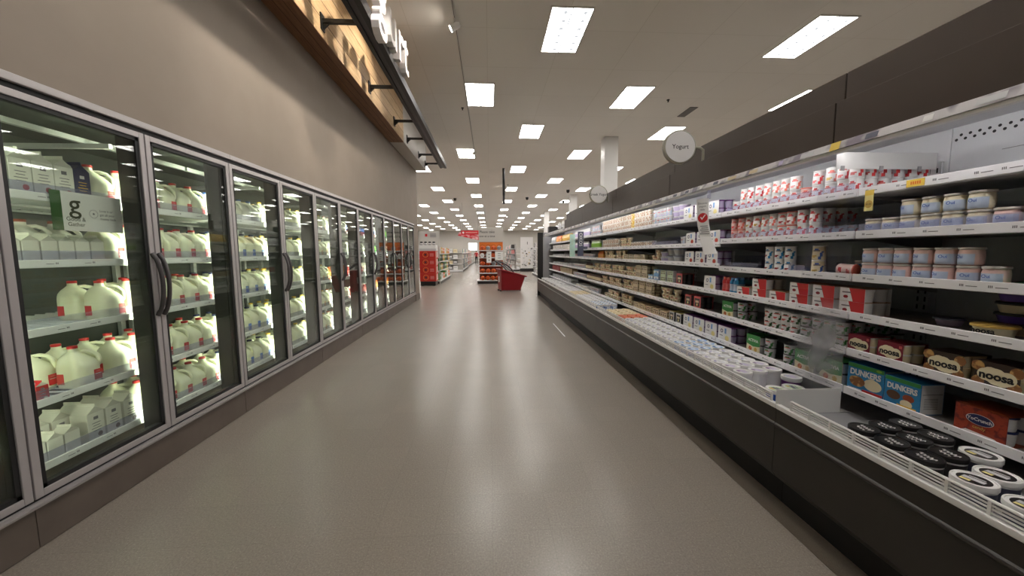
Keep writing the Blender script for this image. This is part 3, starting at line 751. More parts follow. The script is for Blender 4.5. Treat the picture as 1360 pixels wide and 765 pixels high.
def bottle_pack(m1, m2, cap):
    def f():
        o = thing('drink_multipack', 'x', 'yogurt drink')
        for xi in (-1, 1):
            for yi in (-1, 1):
                def fn(i, j, n): return m2 if (i in (2, 3) and j >= 0) else m1
                b = MB().lathe([(.020, 0), (.023, .004), (.023, .03), (.019, .055), (.023, .085), (.022, .105), (.013, .122)], 14, m1, fn=fn)
                bo = b.build('bottle', o, (xi * .0235, yi * .0235, 0))
                MB().lathe([(.0135, .121), (.015, .122), (.015, .136), (.0135, .138)], 12, cap).build('bottle_cap', bo)
        return o
    return f
def jug_proto(cap, label, body='milk', k=.97, band=None):
    def f():
        sec = [(.066, .0, 0), (.075, .008, 0), (.0765, .03, 0), (.0765, .125, 0), (.073, .148, -.002), (.063, .172, -.008), (.047, .195, -.012), (.031, .213, -.012), (.0225, .224, -.012), (.0215, .243, -.012)]
        seg = 20; vs = []; fs = []
        for r, z, ox in sec:
            t = min(1, max(0, (z - .15) / .08)); sq = 4.5 * (1 - t) + 2 * t
            for j in range(seg):
                a = 2 * PI * j / seg; ca, sa = math.cos(a), math.sin(a); q = (abs(ca) ** sq + abs(sa) ** sq) ** (-1 / sq)
                vs.append(((r * q * ca + ox) * k, (r * q * sa + ox) * k, z * k))
        for i in range(len(sec) - 1):
            for j in range(seg): fs.append((i * seg + j, i * seg + (j + 1) % seg, (i + 1) * seg + (j + 1) % seg, (i + 1) * seg + j))
        fs.append(list(reversed(range(seg)))); t = (len(sec) - 1) * seg; fs.append(list(range(t, t + seg)))
        mb = MB().add(vs, fs, body, True)
        hp = [(-.002, -.002, .212), (.026, .026, .216), (.046, .046, .206), (.060, .060, .18), (.063, .063, .15), (.060, .060, .125), (.05, .05, .11)]
        mb.tube([(p[0] * k, p[1] * k, p[2] * k) for p in hp], [.011 * k, .012 * k, .012 * k, .012 * k, .013 * k, .014 * k, .012 * k], body, 8)
        mb.disc((.0772 * k, -.012 * k, .10 * k), .022 * k, body, 'x', 14)
        o = simple(mb, 'milk_jug', 'milk')
        MB().lathe([(.0235 * k, .239 * k), (.0235 * k, .252 * k), (.022 * k, .2545 * k)], 16, cap, (-.012 * k, -.012 * k, 0)).build('cap', o)
        if label:
            l = MB()
            l.box(.0765 * k, .0775 * k, .012 * k, .058 * k, .03 * k, .095 * k, label).box(.0775 * k, .0778 * k, .018 * k, .052 * k, .066 * k, .070 * k, 'white').box(.0775 * k, .0778 * k, .022 * k, .048 * k, .078 * k, .087 * k, 'rose' if label == 'red' else 'skyblue')
            l.box(-.05 * k, -.01 * k, -.0775 * k, -.0765 * k, .03 * k, .095 * k, label)
            l.build('label', o)
        return o
    return f
def gable_proto(w, h, body, dot, cap=None, txt=True, d=None):
    def f():
        a = w / 2; hb = h * .76
        mb = MB().box(-a, a, -a, a, 0, hb, body, .002)
        mb.add([(-a, -a, hb), (a, -a, hb), (a, a, hb), (-a, a, hb), (-a, 0, h * .93), (a, 0, h * .93)], [(0, 1, 5, 4), (2, 3, 4, 5), (1, 2, 5), (3, 0, 4)], [body, body, 'carton fold', 'carton fold'] if body != 'navy' else body)
        mb.box(-a, a, -.002, .002, h * .925, h, body)
        x = a + .0005
        if dot:
            mb.disc((x, a * .35, h * .17), w * .15, dot, 'x', 16)
            for q, ww in enumerate((.5, .4, .6, .45)): mb.box(x - .0004, x, -w * ww / 2, w * ww / 2, h * .48 - q * .016, h * .48 - q * .016 + .004, 'ink grey' if body != 'navy' else 'yellow')
            mb.box(x - .0004, x, -w * .14, w * .14, h * .58, h * .66, 'ink grey' if body != 'navy' else 'white')
        o = simple(mb, 'milk_carton', 'milk carton')
        if cap: MB().lathe([(.014, 0), (.014, .012), (.012, .014)], 12, cap, mat=Matrix.Translation((0, -a * .55, h * .84)) @ Matrix.Rotation(R(48), 4, 'X')).build('cap', o)
        return o
    return f
def bottle_proto(body, band, cap, r=.035, h=.21, name='drink_bottle', cat='bottle'):
    def f():
        def fn(i, j, n): return band if (i == 2 and j >= 0) else body
        mb = MB().lathe([(r * .88, 0), (r, .006), (r, h * .2), (r, h * .6), (r * .8, h * .72), (r * .38, h * .86), (r * .38, h * .9)], 14, body, fn=fn)
        return simple(mb, name, cat, [('cap', MB().lathe([(r * .44, h * .89), (r * .44, h * .99), (r * .4, h)], 12, cap))])
    return f
def bag_proto(m1, m2, w, h, d, name, cat):
    def f():
        sec = [(.9, 0), (1, .08), (1, .5), (.85, .75), (.3, .95), (.12, 1)]; vs = []; fs = []
        for k, t in sec:
            for (p, q) in ((-1, -1), (1, -1), (1, 1), (-1, 1)): vs.append((p * d / 2 * k, q * w / 2 * (1 - .1 * t), h * t))
        for i in range(len(sec) - 1):
            for j in range(4): fs.append((i * 4 + j, i * 4 + (j + 1) % 4, i * 4 + 4 + (j + 1) % 4, i * 4 + 4 + j))
        fs += [(3, 2, 1, 0), (20, 21, 22, 23)]
        mb = MB().add(vs, fs, [m2 if (k // 4) == 1 else m1 for k in range(20)] + [m1, m1], True)
        return simple(mb, name, cat)
    return f
BUILD.update({
 'cup_straw': cup_proto('white', 'red', 'rose', 'white'), 'cup_pink': cup_proto('white', 'coral', 'pink', 'white'), 'cup_pinkful': cup_proto('yogurtpink', 'coral', 'red', 'coral'),
 'cup_peach': cup_proto('white', 'coral', 'gold', 'white'), 'cup_cherry': cup_proto('white', 'coral', 'darkred', 'coral'), 'cup_blue': cup_proto('white', 'cyan', 'darkred', 'white'),
 'cup_orange': cup_proto('cream', 'blue', 'gold', 'white'), 'cup_greenred': cup_proto('white', 'darkgreen', 'rose', 'white', .034, .036, .07), 'cup_green': cup_proto('palegrey', 'green', 'darkgreen', 'charcoal', .034, .036, .075),
 'cup_dot': cup_proto('dotted white', 'dotted white', 'dotted white', 'plastic white', .033, .040, .072, None, 'dessert_cup', 'dessert', 14), 'cup_tan': cup_proto('dotted tan', 'tan', 'brown', 'cream', .028, .042, .072, None, 'pudding_cup', 'dessert', 14),
 'cup_yellow': cup_proto('lemon', 'yellow', 'gold', 'yellow', .033, .040, .072, None, 'dessert_cup', 'dessert', 14), 'cup_clear': cup_proto('palegrey', 'paleblue', 'lilac', 'plastic white', .033, .040, .09, None, 'dip_cup', 'dip cup', 14),
 'jar_cream': jar_proto('yogurtcream', 'yellow', 'paleblue'), 'jar_pink': jar_proto('yogurtpink', 'rose', 'paleblue'),
 'bowl_lilac': bowl_proto('white', 'lilac', 'palegrey', .045, .058, .06, 'yogurt_bowl', 'yogurt'), 'bowl_blue': bowl_proto('paleblue', 'palegrey', 'grey', .05, .068, .078, 'yogurt_bowl', 'yogurt'),
 'bowl_noosa': bowl_proto('cream', 'cream', 'gold', .05, .063, .05, 'yogurt_bowl', 'yogurt', .010, 28, ('noosa', .030, 'black')), 'bowl_plum': bowl_proto('plum', 'violet', 'black', .05, .063, .045, 'yogurt_bowl', 'yogurt', .010), 'bowl_pale': bowl_proto('cream', 'beige', 'black', .05, .063, .045, 'yogurt_bowl', 'yogurt', .010),
 'bowl_small': bowl_proto('lilac', 'lilac', 'slate', .038, .05, .038, 'yogurt_bowl', 'yogurt', .008),
 'tub_black': tub_proto('white', 'charcoal', 'black', 'script'), 'tub_dark': tub_proto('white', 'slate', 'plastic white', ('black', 'palegrey', 'lemon'), .0572, .119),
 'tub_purple': tub_proto('white', 'white', 'plastic white', ('palegrey', 'lilac', 'purple'), .056, .118, art=None), 'tub_purplelabel': tub_proto('white', 'purple', 'plastic white', ('palegrey', 'lilac', 'paleblue'), .056, .118),
 'tub_blue': tub_proto('white', 'printed blue', 'plastic white', ('skyblue', 'white', 'navy'), .056, .112), 'tub_print': tub_proto('white', 'printed lid', 'plastic white', ('printed lid', 'palegrey', 'lilac'), .056, .110),
 'tub_olive': tub_proto('white', 'blue', 'plastic white', ('palegreen', 'slate', 'gold'), .056, .108), 'tub_orange': tub_proto('white', 'printed orange', 'printed orange', ('coral', 'printed orange', 'pink'), .056, .108), 'tub_tan': tub_proto('white', 'beige', 'cream', ('beige', 'tan', 'gold'), .056, .108),
 'pack_store': pack_proto('white', 'purple', .20, .135, .15, 'lilac', 'store'), 'pack_store2': pack_proto('white', 'maroon', .19, .125, .15, 'lilac', 'store'), 'pack_oikos': pack_proto('white', 'cardboard', .17, .074, .15, 'white', 'swoosh', rows=1, lidm='white'),
 'pack_maroon': pack_proto('maroon', 'maroon', .145, .098, .13, 'cream', 'cloud', lidm='white'), 'pack_brown': pack_proto('darkbrown', 'darkbrown', .16, .108, .13, 'beige', 'cloud', lidm='tan'),
 'pack_green': pack_proto('cream', 'green', .17, .135, .13, 'palegrey', 'green', lidm='charcoal'), 'pack_candy': pack_proto('candy', 'rust', .19, .125, .16, 'white', 'stars', lidm='navy'),
 'pack_pinkframe': pack_proto('rose', 'rose', .14, .12, .13, 'charcoal', 'frame', lidm='black'), 'pack_tan': pack_proto('beige', 'tan', .19, .085, .13, 'cream', 'tanprint', lidm='brown'), 'pack_dark': pack_proto('palegrey', 'lemon', .13, .115, .13, 'charcoal', 'frame', lidm='black'),
 'pack_aqua': pack_proto('skyblue', 'cyan', .15, .07, .13, 'paleblue', 'aqua', rows=1, lidm='white'), 'pack_mint': pack_proto('palegreen', 'palegrey', .15, .07, .13, 'palegrey', 'tanprint', rows=1, lidm='white'),
 'dunk_peanut': carton_proto(.185, .12, .16, 'cyan', 'dunkers', 'snack_box', 'snack box'), 'dunk_choc': carton_proto(.16, .12, .15, 'cyan', 'choc', 'snack_box', 'snack box'),
 'flat_pack': carton_proto(.22, .2, .032, 'palegrey', 'plain', 'cheese_packet', 'cheese packet'), 'flat_white': carton_proto(.2, .2, .05, 'white', 'band', 'cheese_packet', 'cheese packet'), 'box_tan': carton_proto(.2, .14, .07, 'tan', 'band', 'butter_box', 'butter box'), 'box_red': carton_proto(.17, .14, .05, 'rose', 'plain', 'butter_box', 'butter box'),
 'drink_red': bottle_pack('red', 'rose', 'coral'), 'drink_blue': bottle_pack('cyan', 'paleblue', 'skyblue'), 'drink_teal': bottle_pack('teal', 'slate', 'slate'),
 'jug_red': jug_proto('red', 'red'), 'jug_blue': jug_proto('navy', 'blue'), 'jug_bluecap': jug_proto('blue', None, 'carton cream', .90), 'jug_yellow': jug_proto('yellow', None), 'jug_gold': jug_proto('gold', 'peach'), 'jug_brown': jug_proto('rust', None, 'carton cream'),
 'carton_big': gable_proto(.098, .245, 'carton cream', 'red'), 'carton_circle': gable_proto(.098, .235, 'carton cream', 'brown'), 'carton_small': gable_proto(.078, .165, 'carton cream', None), 'carton_blue': gable_proto(.09, .235, 'navy', 'gold', 'palegrey'), 'carton_red': gable_proto(.06, .12, 'red', 'cream', 'plastic white'),
 'btl_green': bottle_proto('lime', 'green', 'green'), 'btl_white': bottle_proto('white', 'palegrey', 'palegrey'), 'btl_orange': bottle_proto('orange', 'peach', 'orange'), 'btl_brown': bottle_proto('brown', 'cream', 'darkbrown'), 'btl_clear': bottle_proto('palegreen', 'lime', 'white', .03, .17), 'btl_red': bottle_proto('darkred', 'rose', 'white'),
 'btl_small': bottle_proto('orange', 'peach', 'orange', .032, .14), 'btl_dark': bottle_proto('brown', 'cream', 'darkbrown', .034, .14), 'btl_thin': bottle_proto('white', 'lilac', 'white', .03, .17), 'bag_yellow': bag_proto('gold', 'yellow', .16, .19, .08, 'cheese_bag', 'cheese bag'), 'bag_orange': bag_proto('orange', 'peach', .16, .19, .08, 'cheese_bag', 'cheese bag'), 'bag_white': bag_proto('white', 'palegrey', .16, .19, .08, 'cheese_bag', 'cheese bag'), 'bag_blue': bag_proto('blue', 'red', .18, .17, .09, 'snack_bag', 'snack bag'),
})

# ------------------------------------------------------------------ RIGHT CASE: what stands on the shelves
SN = ['top', 'second', 'third', 'fourth', 'fifth', 'lowest']
def stack(key, sh, y, tiers, h, desc, where, x=2.046, rz=None, group=None):
    """tiers of one kind on shelf sh at y"""
    z = shelf_z(sh, y) - .02
    nm = ['lower', 'upper'] if tiers == 2 else ['bottom', 'middle', 'top'] if tiers == 3 else ['bottom', 'second', 'third', 'top']
    for t in range(tiers):
        a = random.uniform(-.35, .35) if rz is None else rz
        lab = ('%s %s' % (nm[t], desc) if tiers > 1 else desc) + ', ' + where
        place(key, (x + random.uniform(-.002, .002), y, z + t * (h + .0006)), a, lab, group or desc.split(' with ')[0] + 's')
def run(key, sh, ys, tiers, h, desc, name, x=2.046, back=0, pitch=.08, rz=None):
    """a row of stacks counted from the near end; back = deeper stacks behind the nearest one"""
    for i, y in enumerate(ys):
        n = tiers[i] if isinstance(tiers, (list, tuple)) else tiers
        stack(key, sh, y, n, h, desc, ('%s, %s shelf' % (name, SN[sh]) if len(ys) == 1 else '%s from near %s, %s shelf' % (nth(i + 1), name, SN[sh])), x, rz)
    for b in range(back):
        stack(key, sh, ys[0], tiers[0] if isinstance(tiers, (list, tuple)) else tiers, h, desc, '%s behind nearest %s, %s shelf' % (nth(b + 1), name, SN[sh]), x + pitch * (b + 1), rz)
def gaps(a, b, p):
    return [y for i, y in enumerate(rng(a, b, p)) if i % 7 != 4]
def tiers(n, hi=3):
    return [(2, 3, 1, 2, 2, 3, 2, 1)[(i * 3) % 8] if hi == 3 else (2, 1, 2, 2, 1, 2)[i % 6] for i in range(n)]
def rng(a, b, p):
    n = max(1, int((b - a) / p + 1e-6)); return [a + p * i for i in range(n)]
CH = .088
# top shelf
run('cup_straw', 0, [2.02, 2.095], 2, CH, 'white red-swooshed strawberry yogurt cup', 'at the baffle', back=5, pitch=.076)
run('cup_peach', 0, [2.175], 2, CH, 'white peach yogurt cup', 'beside the strawberry cups')
run('cup_straw', 0, [2.262], 2, CH, 'tall white strawberry yogurt cup', 'past the peach cups')
run('cup_pinkful', 0, [2.35], [1], CH, 'pale pink yogurt cup', 'single cup mid row')
run('cup_pink', 0, [2.44, 2.52, 2.60, 2.685], [2, 2, 2, 2], CH, 'white and pink yogurt cup', 'in the pink row', back=0)
run('cup_straw', 0, [2.775, 2.86], 2, CH, 'red-swooshed white yogurt cup', 'past the pink row')
run('cup_pink', 0, [2.94], 2, CH, 'pink-swooshed yogurt cup', 'near the row end')
run('cup_straw', 0, [3.03], 1, CH, 'lone red-swooshed yogurt cup', 'end of the row next to the multipacks')
def packs(key, sh, ys, desc, name, x=2.08, tiers=1, h=0, rz=0):
    for i, y in enumerate(ys):
        n = tiers[i] if isinstance(tiers, (list, tuple)) else tiers
        for t in range(n):
            lab = (('lower ', 'upper ')[t] if n > 1 else '') + desc + (', %s from near' % nth(i + 1) if len(ys) > 1 else '') + ' ' + name + ', ' + SN[sh] + ' shelf'
            place(key, (x, y, shelf_z(sh, y) - .02 + t * (h + .0006)), rz, lab, desc + 's')
packs('pack_store', 0, [3.31, 3.52, 3.73], 'white and purple yogurt multipack', 'beside the hanging strip')
run('bowl_lilac', 0, [3.92, 4.05], [3, 3], .06, 'white and lilac yogurt bowl', 'next to the multipacks', x=2.068)
run('cup_clear', 0, rng(4.18, 4.64, .0895), 2, .09, 'pale lilac dip cup', 'past the bowls')
run('cup_dot', 0, rng(4.70, 5.24, .0895), 3, .072, 'speckled white dessert cup', 'before the yellow stack')
run('cup_yellow', 0, [5.27], 3, .072, 'yellow dessert cup', 'only yellow stack')
run('cup_dot', 0, rng(5.36, 6.72, .0895), 3, .072, 'speckled cream dessert cup', 'beyond the yellow stack')
run('cup_clear', 0, rng(6.85, 7.5, .09), [1, 2, 1, 2, 1, 2, 1], .09, 'clear white-lidded dip cup', 'before the dark blade sign')
run('btl_thin', 0, rng(7.6, 9.0, .075), 1, 0, 'slim white drink bottle', 'beyond the dark blade sign')
packs('bag_yellow', 0, rng(9.4, 10.6, .2), 'yellow cheese bag', 'in the far section', 2.06)
packs('bag_orange', 0, rng(10.7, 11.5, .2), 'orange cheese bag', 'in the far section', 2.06)
packs('bag_white', 0, rng(11.6, 12.4, .2), 'white cheese bag', 'at the far end', 2.06)
# second shelf
ZT = lambda i, y: shelf_z(i, y) - .02
run('jar_cream', 1, [1.90], 1, 0, 'single cream yogurt jar', 'closest to the section joint')
run('jar_cream', 1, [1.8135], 1, 0, 'short blue-labelled cream yogurt jar', 'beside the farthest jar')
run('jar_cream', 1, [1.4675, 1.554, 1.6405, 1.727], [2, 2, 2, 2], .078, 'blue-labelled cream yogurt jar', 'in the near bay')
run('jar_pink', 1, [1.208, 1.2945, 1.381], [1, 2, 1], .078, 'blue-labelled pink yogurt jar', 'in the near bay')
run('cup_straw', 1, [2.265, 2.36], [2, 2], CH, 'white red-printed berry yogurt cup', 'next to the empty dividers', back=3)
run('cup_cherry', 1, [2.45, 2.53], 2, CH, 'white cherry yogurt cup with coral lid', 'mid row')
run('cup_pink', 1, [2.61], 2, CH, 'white raspberry yogurt cup with coral art', 'mid row')
run('cup_peach', 1, [2.69, 2.775, 2.86], 2, CH, 'gold-fruit peach yogurt cup', 'in the peach row')
run('cup_pinkful', 1, [2.95, 3.04], 2, CH, 'pink yogurt cup with coral lid', 'beside the multipacks')
packs('pack_store2', 1, [3.27, 3.47, 3.67], 'white and maroon yogurt multipack', 'behind the hanging strip')
run('cup_clear', 1, [3.86], 1, 0, 'lone pale dip cup', 'beside the multipacks')
run('cup_dot', 1, rng(4.62, 5.34, .0895), 1, 0, 'speckled white pudding-size cup', 'in the single-height row')
run('cup_tan', 1, gaps(5.4, 5.8, .094), tiers(40, 2), .072, 'tan pudding cup', 'in the tan stacks')
run('cup_dot', 1, rng(5.88, 6.7, .0895), 2, .072, 'speckled white and tan dessert cup', 'past the tan stacks')
run('btl_clear', 1, rng(6.9, 7.5, .068), 1, 0, 'pale green drink bottle', 'before the dark blade sign')
run('btl_thin', 1, rng(7.7, 9.0, .08), 1, 0, 'slim white bottle', 'beyond the dark blade sign')
def piles(key, sh, ys, n, h, desc, name, x=2.112):
    for i, y in enumerate(ys):
        for t in range(n): place(key, (x + random.uniform(0, .012), y, ZT(sh, y) + t * (h + .0006)), random.uniform(-.02, .02), '%s, %s from below, %s pile %s, %s shelf' % (desc, nth(t + 1), nth(i + 1), name, SN[sh]), desc + 's')
piles('flat_white', 1, rng(9.35, 12.3, .25), 3, .05, 'flat white cheese packet', 'of the far section')
# third shelf
run('jar_pink', 2, [1.485, 1.57, 1.655, 1.74, 1.82, 1.90], 2, .078, 'pink yogurt jar with foil lid', 'in the near bay')
run('jar_pink', 2, [1.40], 1, 0, 'last pink yogurt jar', 'next to the green sheet')
g = MB(); vs = []; fs = []
for i in range(7):
    for j in range(5): vs.append((.02 + .05 * j, -.10 + .035 * i, .004 + .010 * (math.sin(i * 1.7 + j) + 1) * .5 + .004 * j))
for i in range(6):
    for j in range(4): fs.append((i * 5 + j, i * 5 + j + 1, i * 5 + j + 6, i * 5 + j + 5))
g.add(vs, fs, 'vividgreen', True)
go = tag(g.build('paper_sheet', None, (2.002, 1.285, ZT(2, 1.3) - .001)), 'crumpled bright green sheet lying on the third shelf', 'paper')
sm = go.modifiers.new('thick', 'SOLIDIFY'); sm.thickness = .002
run('cup_orange', 2, [2.23], 2, CH, 'cream blue-and-gold yogurt cup', 'near the toppled cup')
run('cup_blue', 2, [2.03], 1, 0, 'lone blue yogurt cup', 'behind the toppled cup', x=2.13)
place('cup_pinkful', (2.045, 2.085, ZT(2, 2.1) + .0375), 0, 'toppled pink yogurt cup lying on its side on the third shelf', 'toppled yogurt cups', rot=(R(92), 0, R(14)))
run('cup_blue', 2, [2.45, 2.54, 2.63], 2, CH, 'white yogurt cup with blue swoosh', 'of the blue group')
run('cup_blue', 2, [2.34], 2, CH, 'set-back white and blue yogurt cup', 'of the blue group', x=2.16)
packs('pack_store2', 2, [3.29, 3.485, 3.68], 'white fruit yogurt multipack', 'below the hanging strip')
run('bowl_blue', 2, [4.0, 4.15], 2, .078, 'pale blue yogurt bowl', 'beside the multipacks', x=2.078)
run('bowl_lilac', 2, [4.31], 2, .06, 'lilac yogurt bowl', 'beyond the blue bowls', x=2.068)
run('cup_tan', 2, gaps(4.44, 4.7, .094), tiers(40, 2), .072, 'tan pudding cup', 'in the near tan group')
packs('pack_tan', 2, [4.85, 5.05, 5.25, 5.45], 'low tan pudding multipack', 'in the tan row', 2.07)
run('cup_tan', 2, gaps(5.6, 6.6, .094), tiers(40, 2), .072, 'brown-printed pudding cup', 'in the far tan group')
run('btl_small', 2, rng(6.68, 7.0, .075), 1, 0, 'orange drink bottle', 'past the tan cups')
run('cup_clear', 2, rng(7.3, 9.0, .1), 1, 0, 'pale dip cup', 'in the far part of the third section')
piles('flat_pack', 2, rng(9.4, 12.3, .27), 2, .032, 'grey cheese packet', 'of the far section')
# fourth shelf
place('bowl_noosa', (2.075, 1.405, ZT(3, 1.4)), .1, 'cream yogurt bowl lettered in black at the front of the fourth shelf', 'yogurt bowls on the fourth shelf')
for t, k in enumerate(('bowl_pale', 'bowl_plum', 'bowl_pale', 'bowl_plum')):
    place(k, (2.215, 1.43, ZT(3, 1.4) + t * .0456), 0, '%s yogurt bowl, %s from below in the dark-lidded pile on the fourth shelf' % ('plum' if k == 'bowl_plum' else 'cream', nth(t + 1)), 'yogurt bowls on the fourth shelf')
place('bowl_small', (2.17, 1.63, ZT(3, 1.6)), 0, 'small lilac yogurt bowl with dark lid alone on the fourth shelf', 'yogurt bowls on the fourth shelf')
packs('pack_oikos', 3, [1.95, 2.13, 2.31, 2.49, 2.67, 2.845], 'red and white yogurt carton', 'of the cartons', 2.075, [2, 2, 2, 1, 2, 1], .074)
for i, y in enumerate((2.985, 3.085)): place(('drink_blue', 'drink_red')[i], (2.048, y, ZT(3, y)), 0, ('blue', 'red')[i] + ' drinkable yogurt four-pack of small bottles on the fourth shelf', 'drinkable yogurts')
for i in range(2): place('drink_teal', (2.16 + .1 * i, 2.985, ZT(3, 2.9)), 0, 'teal drinkable yogurt four-pack, %s behind the blue one' % nth(i + 1), 'drinkable yogurts')
packs('pack_store', 3, [3.31], 'white and purple yogurt multipack alone', 'beside the red drinks')
packs('pack_pinkframe', 3, [3.88], 'pink-framed dark yogurt multipack', 'past a dark gap')
packs('pack_mint', 3, [4.07, 4.24], 'pale green yogurt multipack', 'in the mint group', 2.07, 2, .07)
packs('pack_aqua', 3, [4.42, 4.58], 'light blue yogurt multipack', 'in the blue group', 2.07, [2, 1], .07)
packs('pack_tan', 3, [4.77, 4.98], 'beige pudding multipack', 'past the blue group', 2.07, [2, 2], .085)
run('cup_tan', 3, gaps(5.12, 7.3, .094), tiers(40, 2), .072, 'beige pudding cup', 'in the long row')
run('btl_dark', 3, rng(7.45, 7.9, .085), 1, 0, 'brown drink bottle', 'under the dark blade sign')
run('cup_clear', 3, rng(8.0, 9.0, .1), 1, 0, 'pale dip cup', 'near the far joint')
piles('flat_pack', 3, rng(9.4, 12.3, .3), 2, .032, 'grey flat packet', 'of the far section')
# fifth shelf
packs('pack_maroon', 4, [1.735, 1.895], 'maroon cloud-label yogurt multipack', 'in the near bay', 2.068)
packs('pack_brown', 4, [1.335, 1.51], 'dark brown cookie yogurt multipack', 'in the near bay', 2.068)
run('cup_greenred', 4, [2.36, 2.44, 2.52, 2.60], 2, .07, 'white yogurt cup with berry art', 'in the berry row')
run('cup_green', 4, [2.03, 2.11, 2.19, 2.275], 2, .075, 'pale green-labelled yogurt cup', 'beside the misty divider', back=4)
packs('pack_green', 4, [3.05], 'green and cream yogurt multipack', 'standing alone')
run('cup_green', 4, [2.90], 2, .075, 'white dark-lidded yogurt cup', 'beside the green multipack', back=1)
packs('pack_pinkframe', 4, [3.52, 3.69], 'pink-framed dark yogurt multipack', 'standing apart')
run('cup_tan', 4, gaps(3.96, 4.5, .094), tiers(40, 2), .072, 'tan pudding cup', 'in the short group')
packs('pack_tan', 4, [4.62, 4.84, 5.06], 'beige pudding multipack', 'in the tan pile', 2.07, 2, .085)
run('cup_tan', 4, gaps(5.25, 6.7, .094), tiers(40, 2), .072, 'brown-dotted pudding cup', 'in the far row')
run('btl_dark', 4, rng(6.8, 7.8, .09), 1, 0, 'dark drink bottle', 'far along')
run('cup_clear', 4, rng(7.9, 9.0, .1), 1, 0, 'pale dip cup', 'near the far joint')
piles('box_tan', 4, rng(9.4, 11.0, .22), 2, .07, 'tan butter box', 'of the far section')
piles('box_red', 4, rng(11.1, 12.3, .2), 3, .05, 'rose butter box', 'of the far section')
# lowest shelf
place('dunk_peanut', (2.065, 1.85, ZT(5, 1.85)), .06, 'blue snack box lettered in white with peanut butter cookie art', 'snack boxes on the lowest shelf')
place('dunk_choc', (2.065, 1.665, ZT(5, 1.66)), 0, 'blue snack box lettered in white with chocolate cookie art', 'snack boxes on the lowest shelf')
packs('pack_candy', 5, [1.37], 'rust red yogurt multipack with blue oval badge', 'near the viewer', 2.085)
packs('pack_green', 5, [2.06, 2.25, 2.72], 'green-topped yogurt multipack', 'under the misty divider')
run('cup_green', 5, [2.40, 2.58], 2, .07, 'pale dark-lidded yogurt cup', 'between the green multipacks')
packs('pack_store', 5, [3.06 + .2 * i for i in range(4)], 'white boxed yogurt multipack', 'of the white boxes', 2.08)
packs('pack_dark', 5, [3.87, 4.02], 'white and black yogurt multipack', 'past the white boxes')
packs('pack_tan', 5, [4.2 + .205 * i for i in range(5)], 'kraft pudding multipack', 'of the kraft row', 2.07)
run('cup_tan', 5, gaps(5.3, 6.6, .094), tiers(40, 2), .072, 'kraft pudding cup', 'in the far row')
run('cup_clear', 5, rng(6.9, 7.6, .12), 1, 0, 'pale dip cup', 'far along')
piles('flat_white', 5, rng(7.8, 9.0, .25), 1, .05, 'white flat packet', 'before the far joint')
piles('flat_pack', 5, rng(9.4, 12.3, .3), 3, .032, 'pale flat packet', 'of the far section')

# clear pusher trays
def pusher(sh, y0, y1, label, pitch=.088):
    z = ZT(sh, (y0 + y1) / 2)
    o = thing('pusher_tray', label, 'shelf divider', (1.9978, (y0 + y1) / 2, z + .0001), 0, 'clear pusher trays')
    hw = (y1 - y0) / 2
    MB().box(0, .0025, -hw, hw, 0, .055, 'acrylic').box(0, .42, -hw, hw, .0001, .0006, 'acrylic').build('front_stop', o)
    n = int((y1 - y0) / pitch)
    for i in range(n + 1):
        y = -hw + (2 * hw - .0018) * i / n
        MB().prism([(.003, .0025), (.42, .0025), (.42, .11), (.055, .11), (.003, .045)], y, y + .0018, 'clear acrylic').build('divider', o)
    for i in range(n):
        y = -hw + (2 * hw) * (i + .5) / n
        MB().box(.30, .306, y - .025, y + .025, .0025, .07, 'acrylic').build('pusher', o)
pusher(1, 1.955, 2.215, 'empty clear pusher tray on the second shelf beside the berry cups')
pusher(2, 2.70, 3.08, 'empty clear pusher tray on the third shelf left of the blue cups')
pusher(2, 2.275, 2.405, 'empty clear pusher tray on the third shelf right of the blue cups')
pusher(1, 1.943 - .0865 * 9, 1.943, 'clear pusher tray holding the glass yogurt jars on the second shelf', .0864)
pusher(1, 3.93, 4.55, 'clear pusher tray on the second shelf beyond the multipacks')

for sh, a, b, nm in ((0, 1.985, 3.09, 'top'), (1, 2.222, 3.09, 'second')):
    tag(MB().box(0, .0025, a, b, 0, .058, 'acrylic').build('front_stop_strip', None, (1.9978, 0, ZT(sh, 2.5) + .0002)), 'clear front strip along the strawberry cups on the %s shelf' % nm, 'shelf strip', 'clear shelf strips')
# the well: big tubs in rows
def tubs(key, rows, ys, desc, name, z=.53):
    for r, x in enumerate(rows):
        for i, y in enumerate(ys):
            place(key, (x, y + .02 * r, z), random.uniform(-.25, .25), '%s, %s from near, %s, %s' % (desc, nth(i + 1), ('front row', 'middle row', 'back row')[r], name), desc.split(' with ')[0] + 's')
XW = [1.688, 1.806, 1.924]
tubs('tub_dark', XW, [.73, .87, 1.01], 'white-lidded dark-label yogurt tub', 'well corner')
tubs('tub_dark', XW[:2], [1.15], 'white-lidded yogurt tub with yellow mark', 'touching the black lids')
place('tub_dark', (1.924, 1.30, .53), 0, 'white-lidded yogurt tub at the back of the well beside the black lids', 'white-lidded yogurt tubs')
for r, x in enumerate(XW):
    for i, y in enumerate((1.30, 1.42, 1.54)):
        if r == 2 and i == 0: continue
        place('tub_black', (x, y + .015 * r, .53), random.uniform(-.2, .2), 'black-lidded yogurt tub with white script, %s from the near end, %s row' % (nth(i + 1), ('front', 'middle', 'back')[r]), 'black-lidded yogurt tubs')
tubs('tub_olive', XW[:2], [2.06], 'white tub with pale green lid', 'past the white plate', .53)
tubs('tub_purple', XW, [2.36, 2.485], 'white tub with purple badge', 'purple group')
place('tub_purplelabel', (1.924, 2.235, .53), 0, 'white tub with broad purple label behind the badge tubs', 'purple yogurt tubs')
tubs('tub_print', XW, [2.62 + .118 * i for i in range(3)], 'white tub with pale printed lid', 'between purple and blue')
tubs('tub_blue', XW, [2.98 + .118 * i for i in range(3)], 'white tub with sky blue lid', 'near blue group')
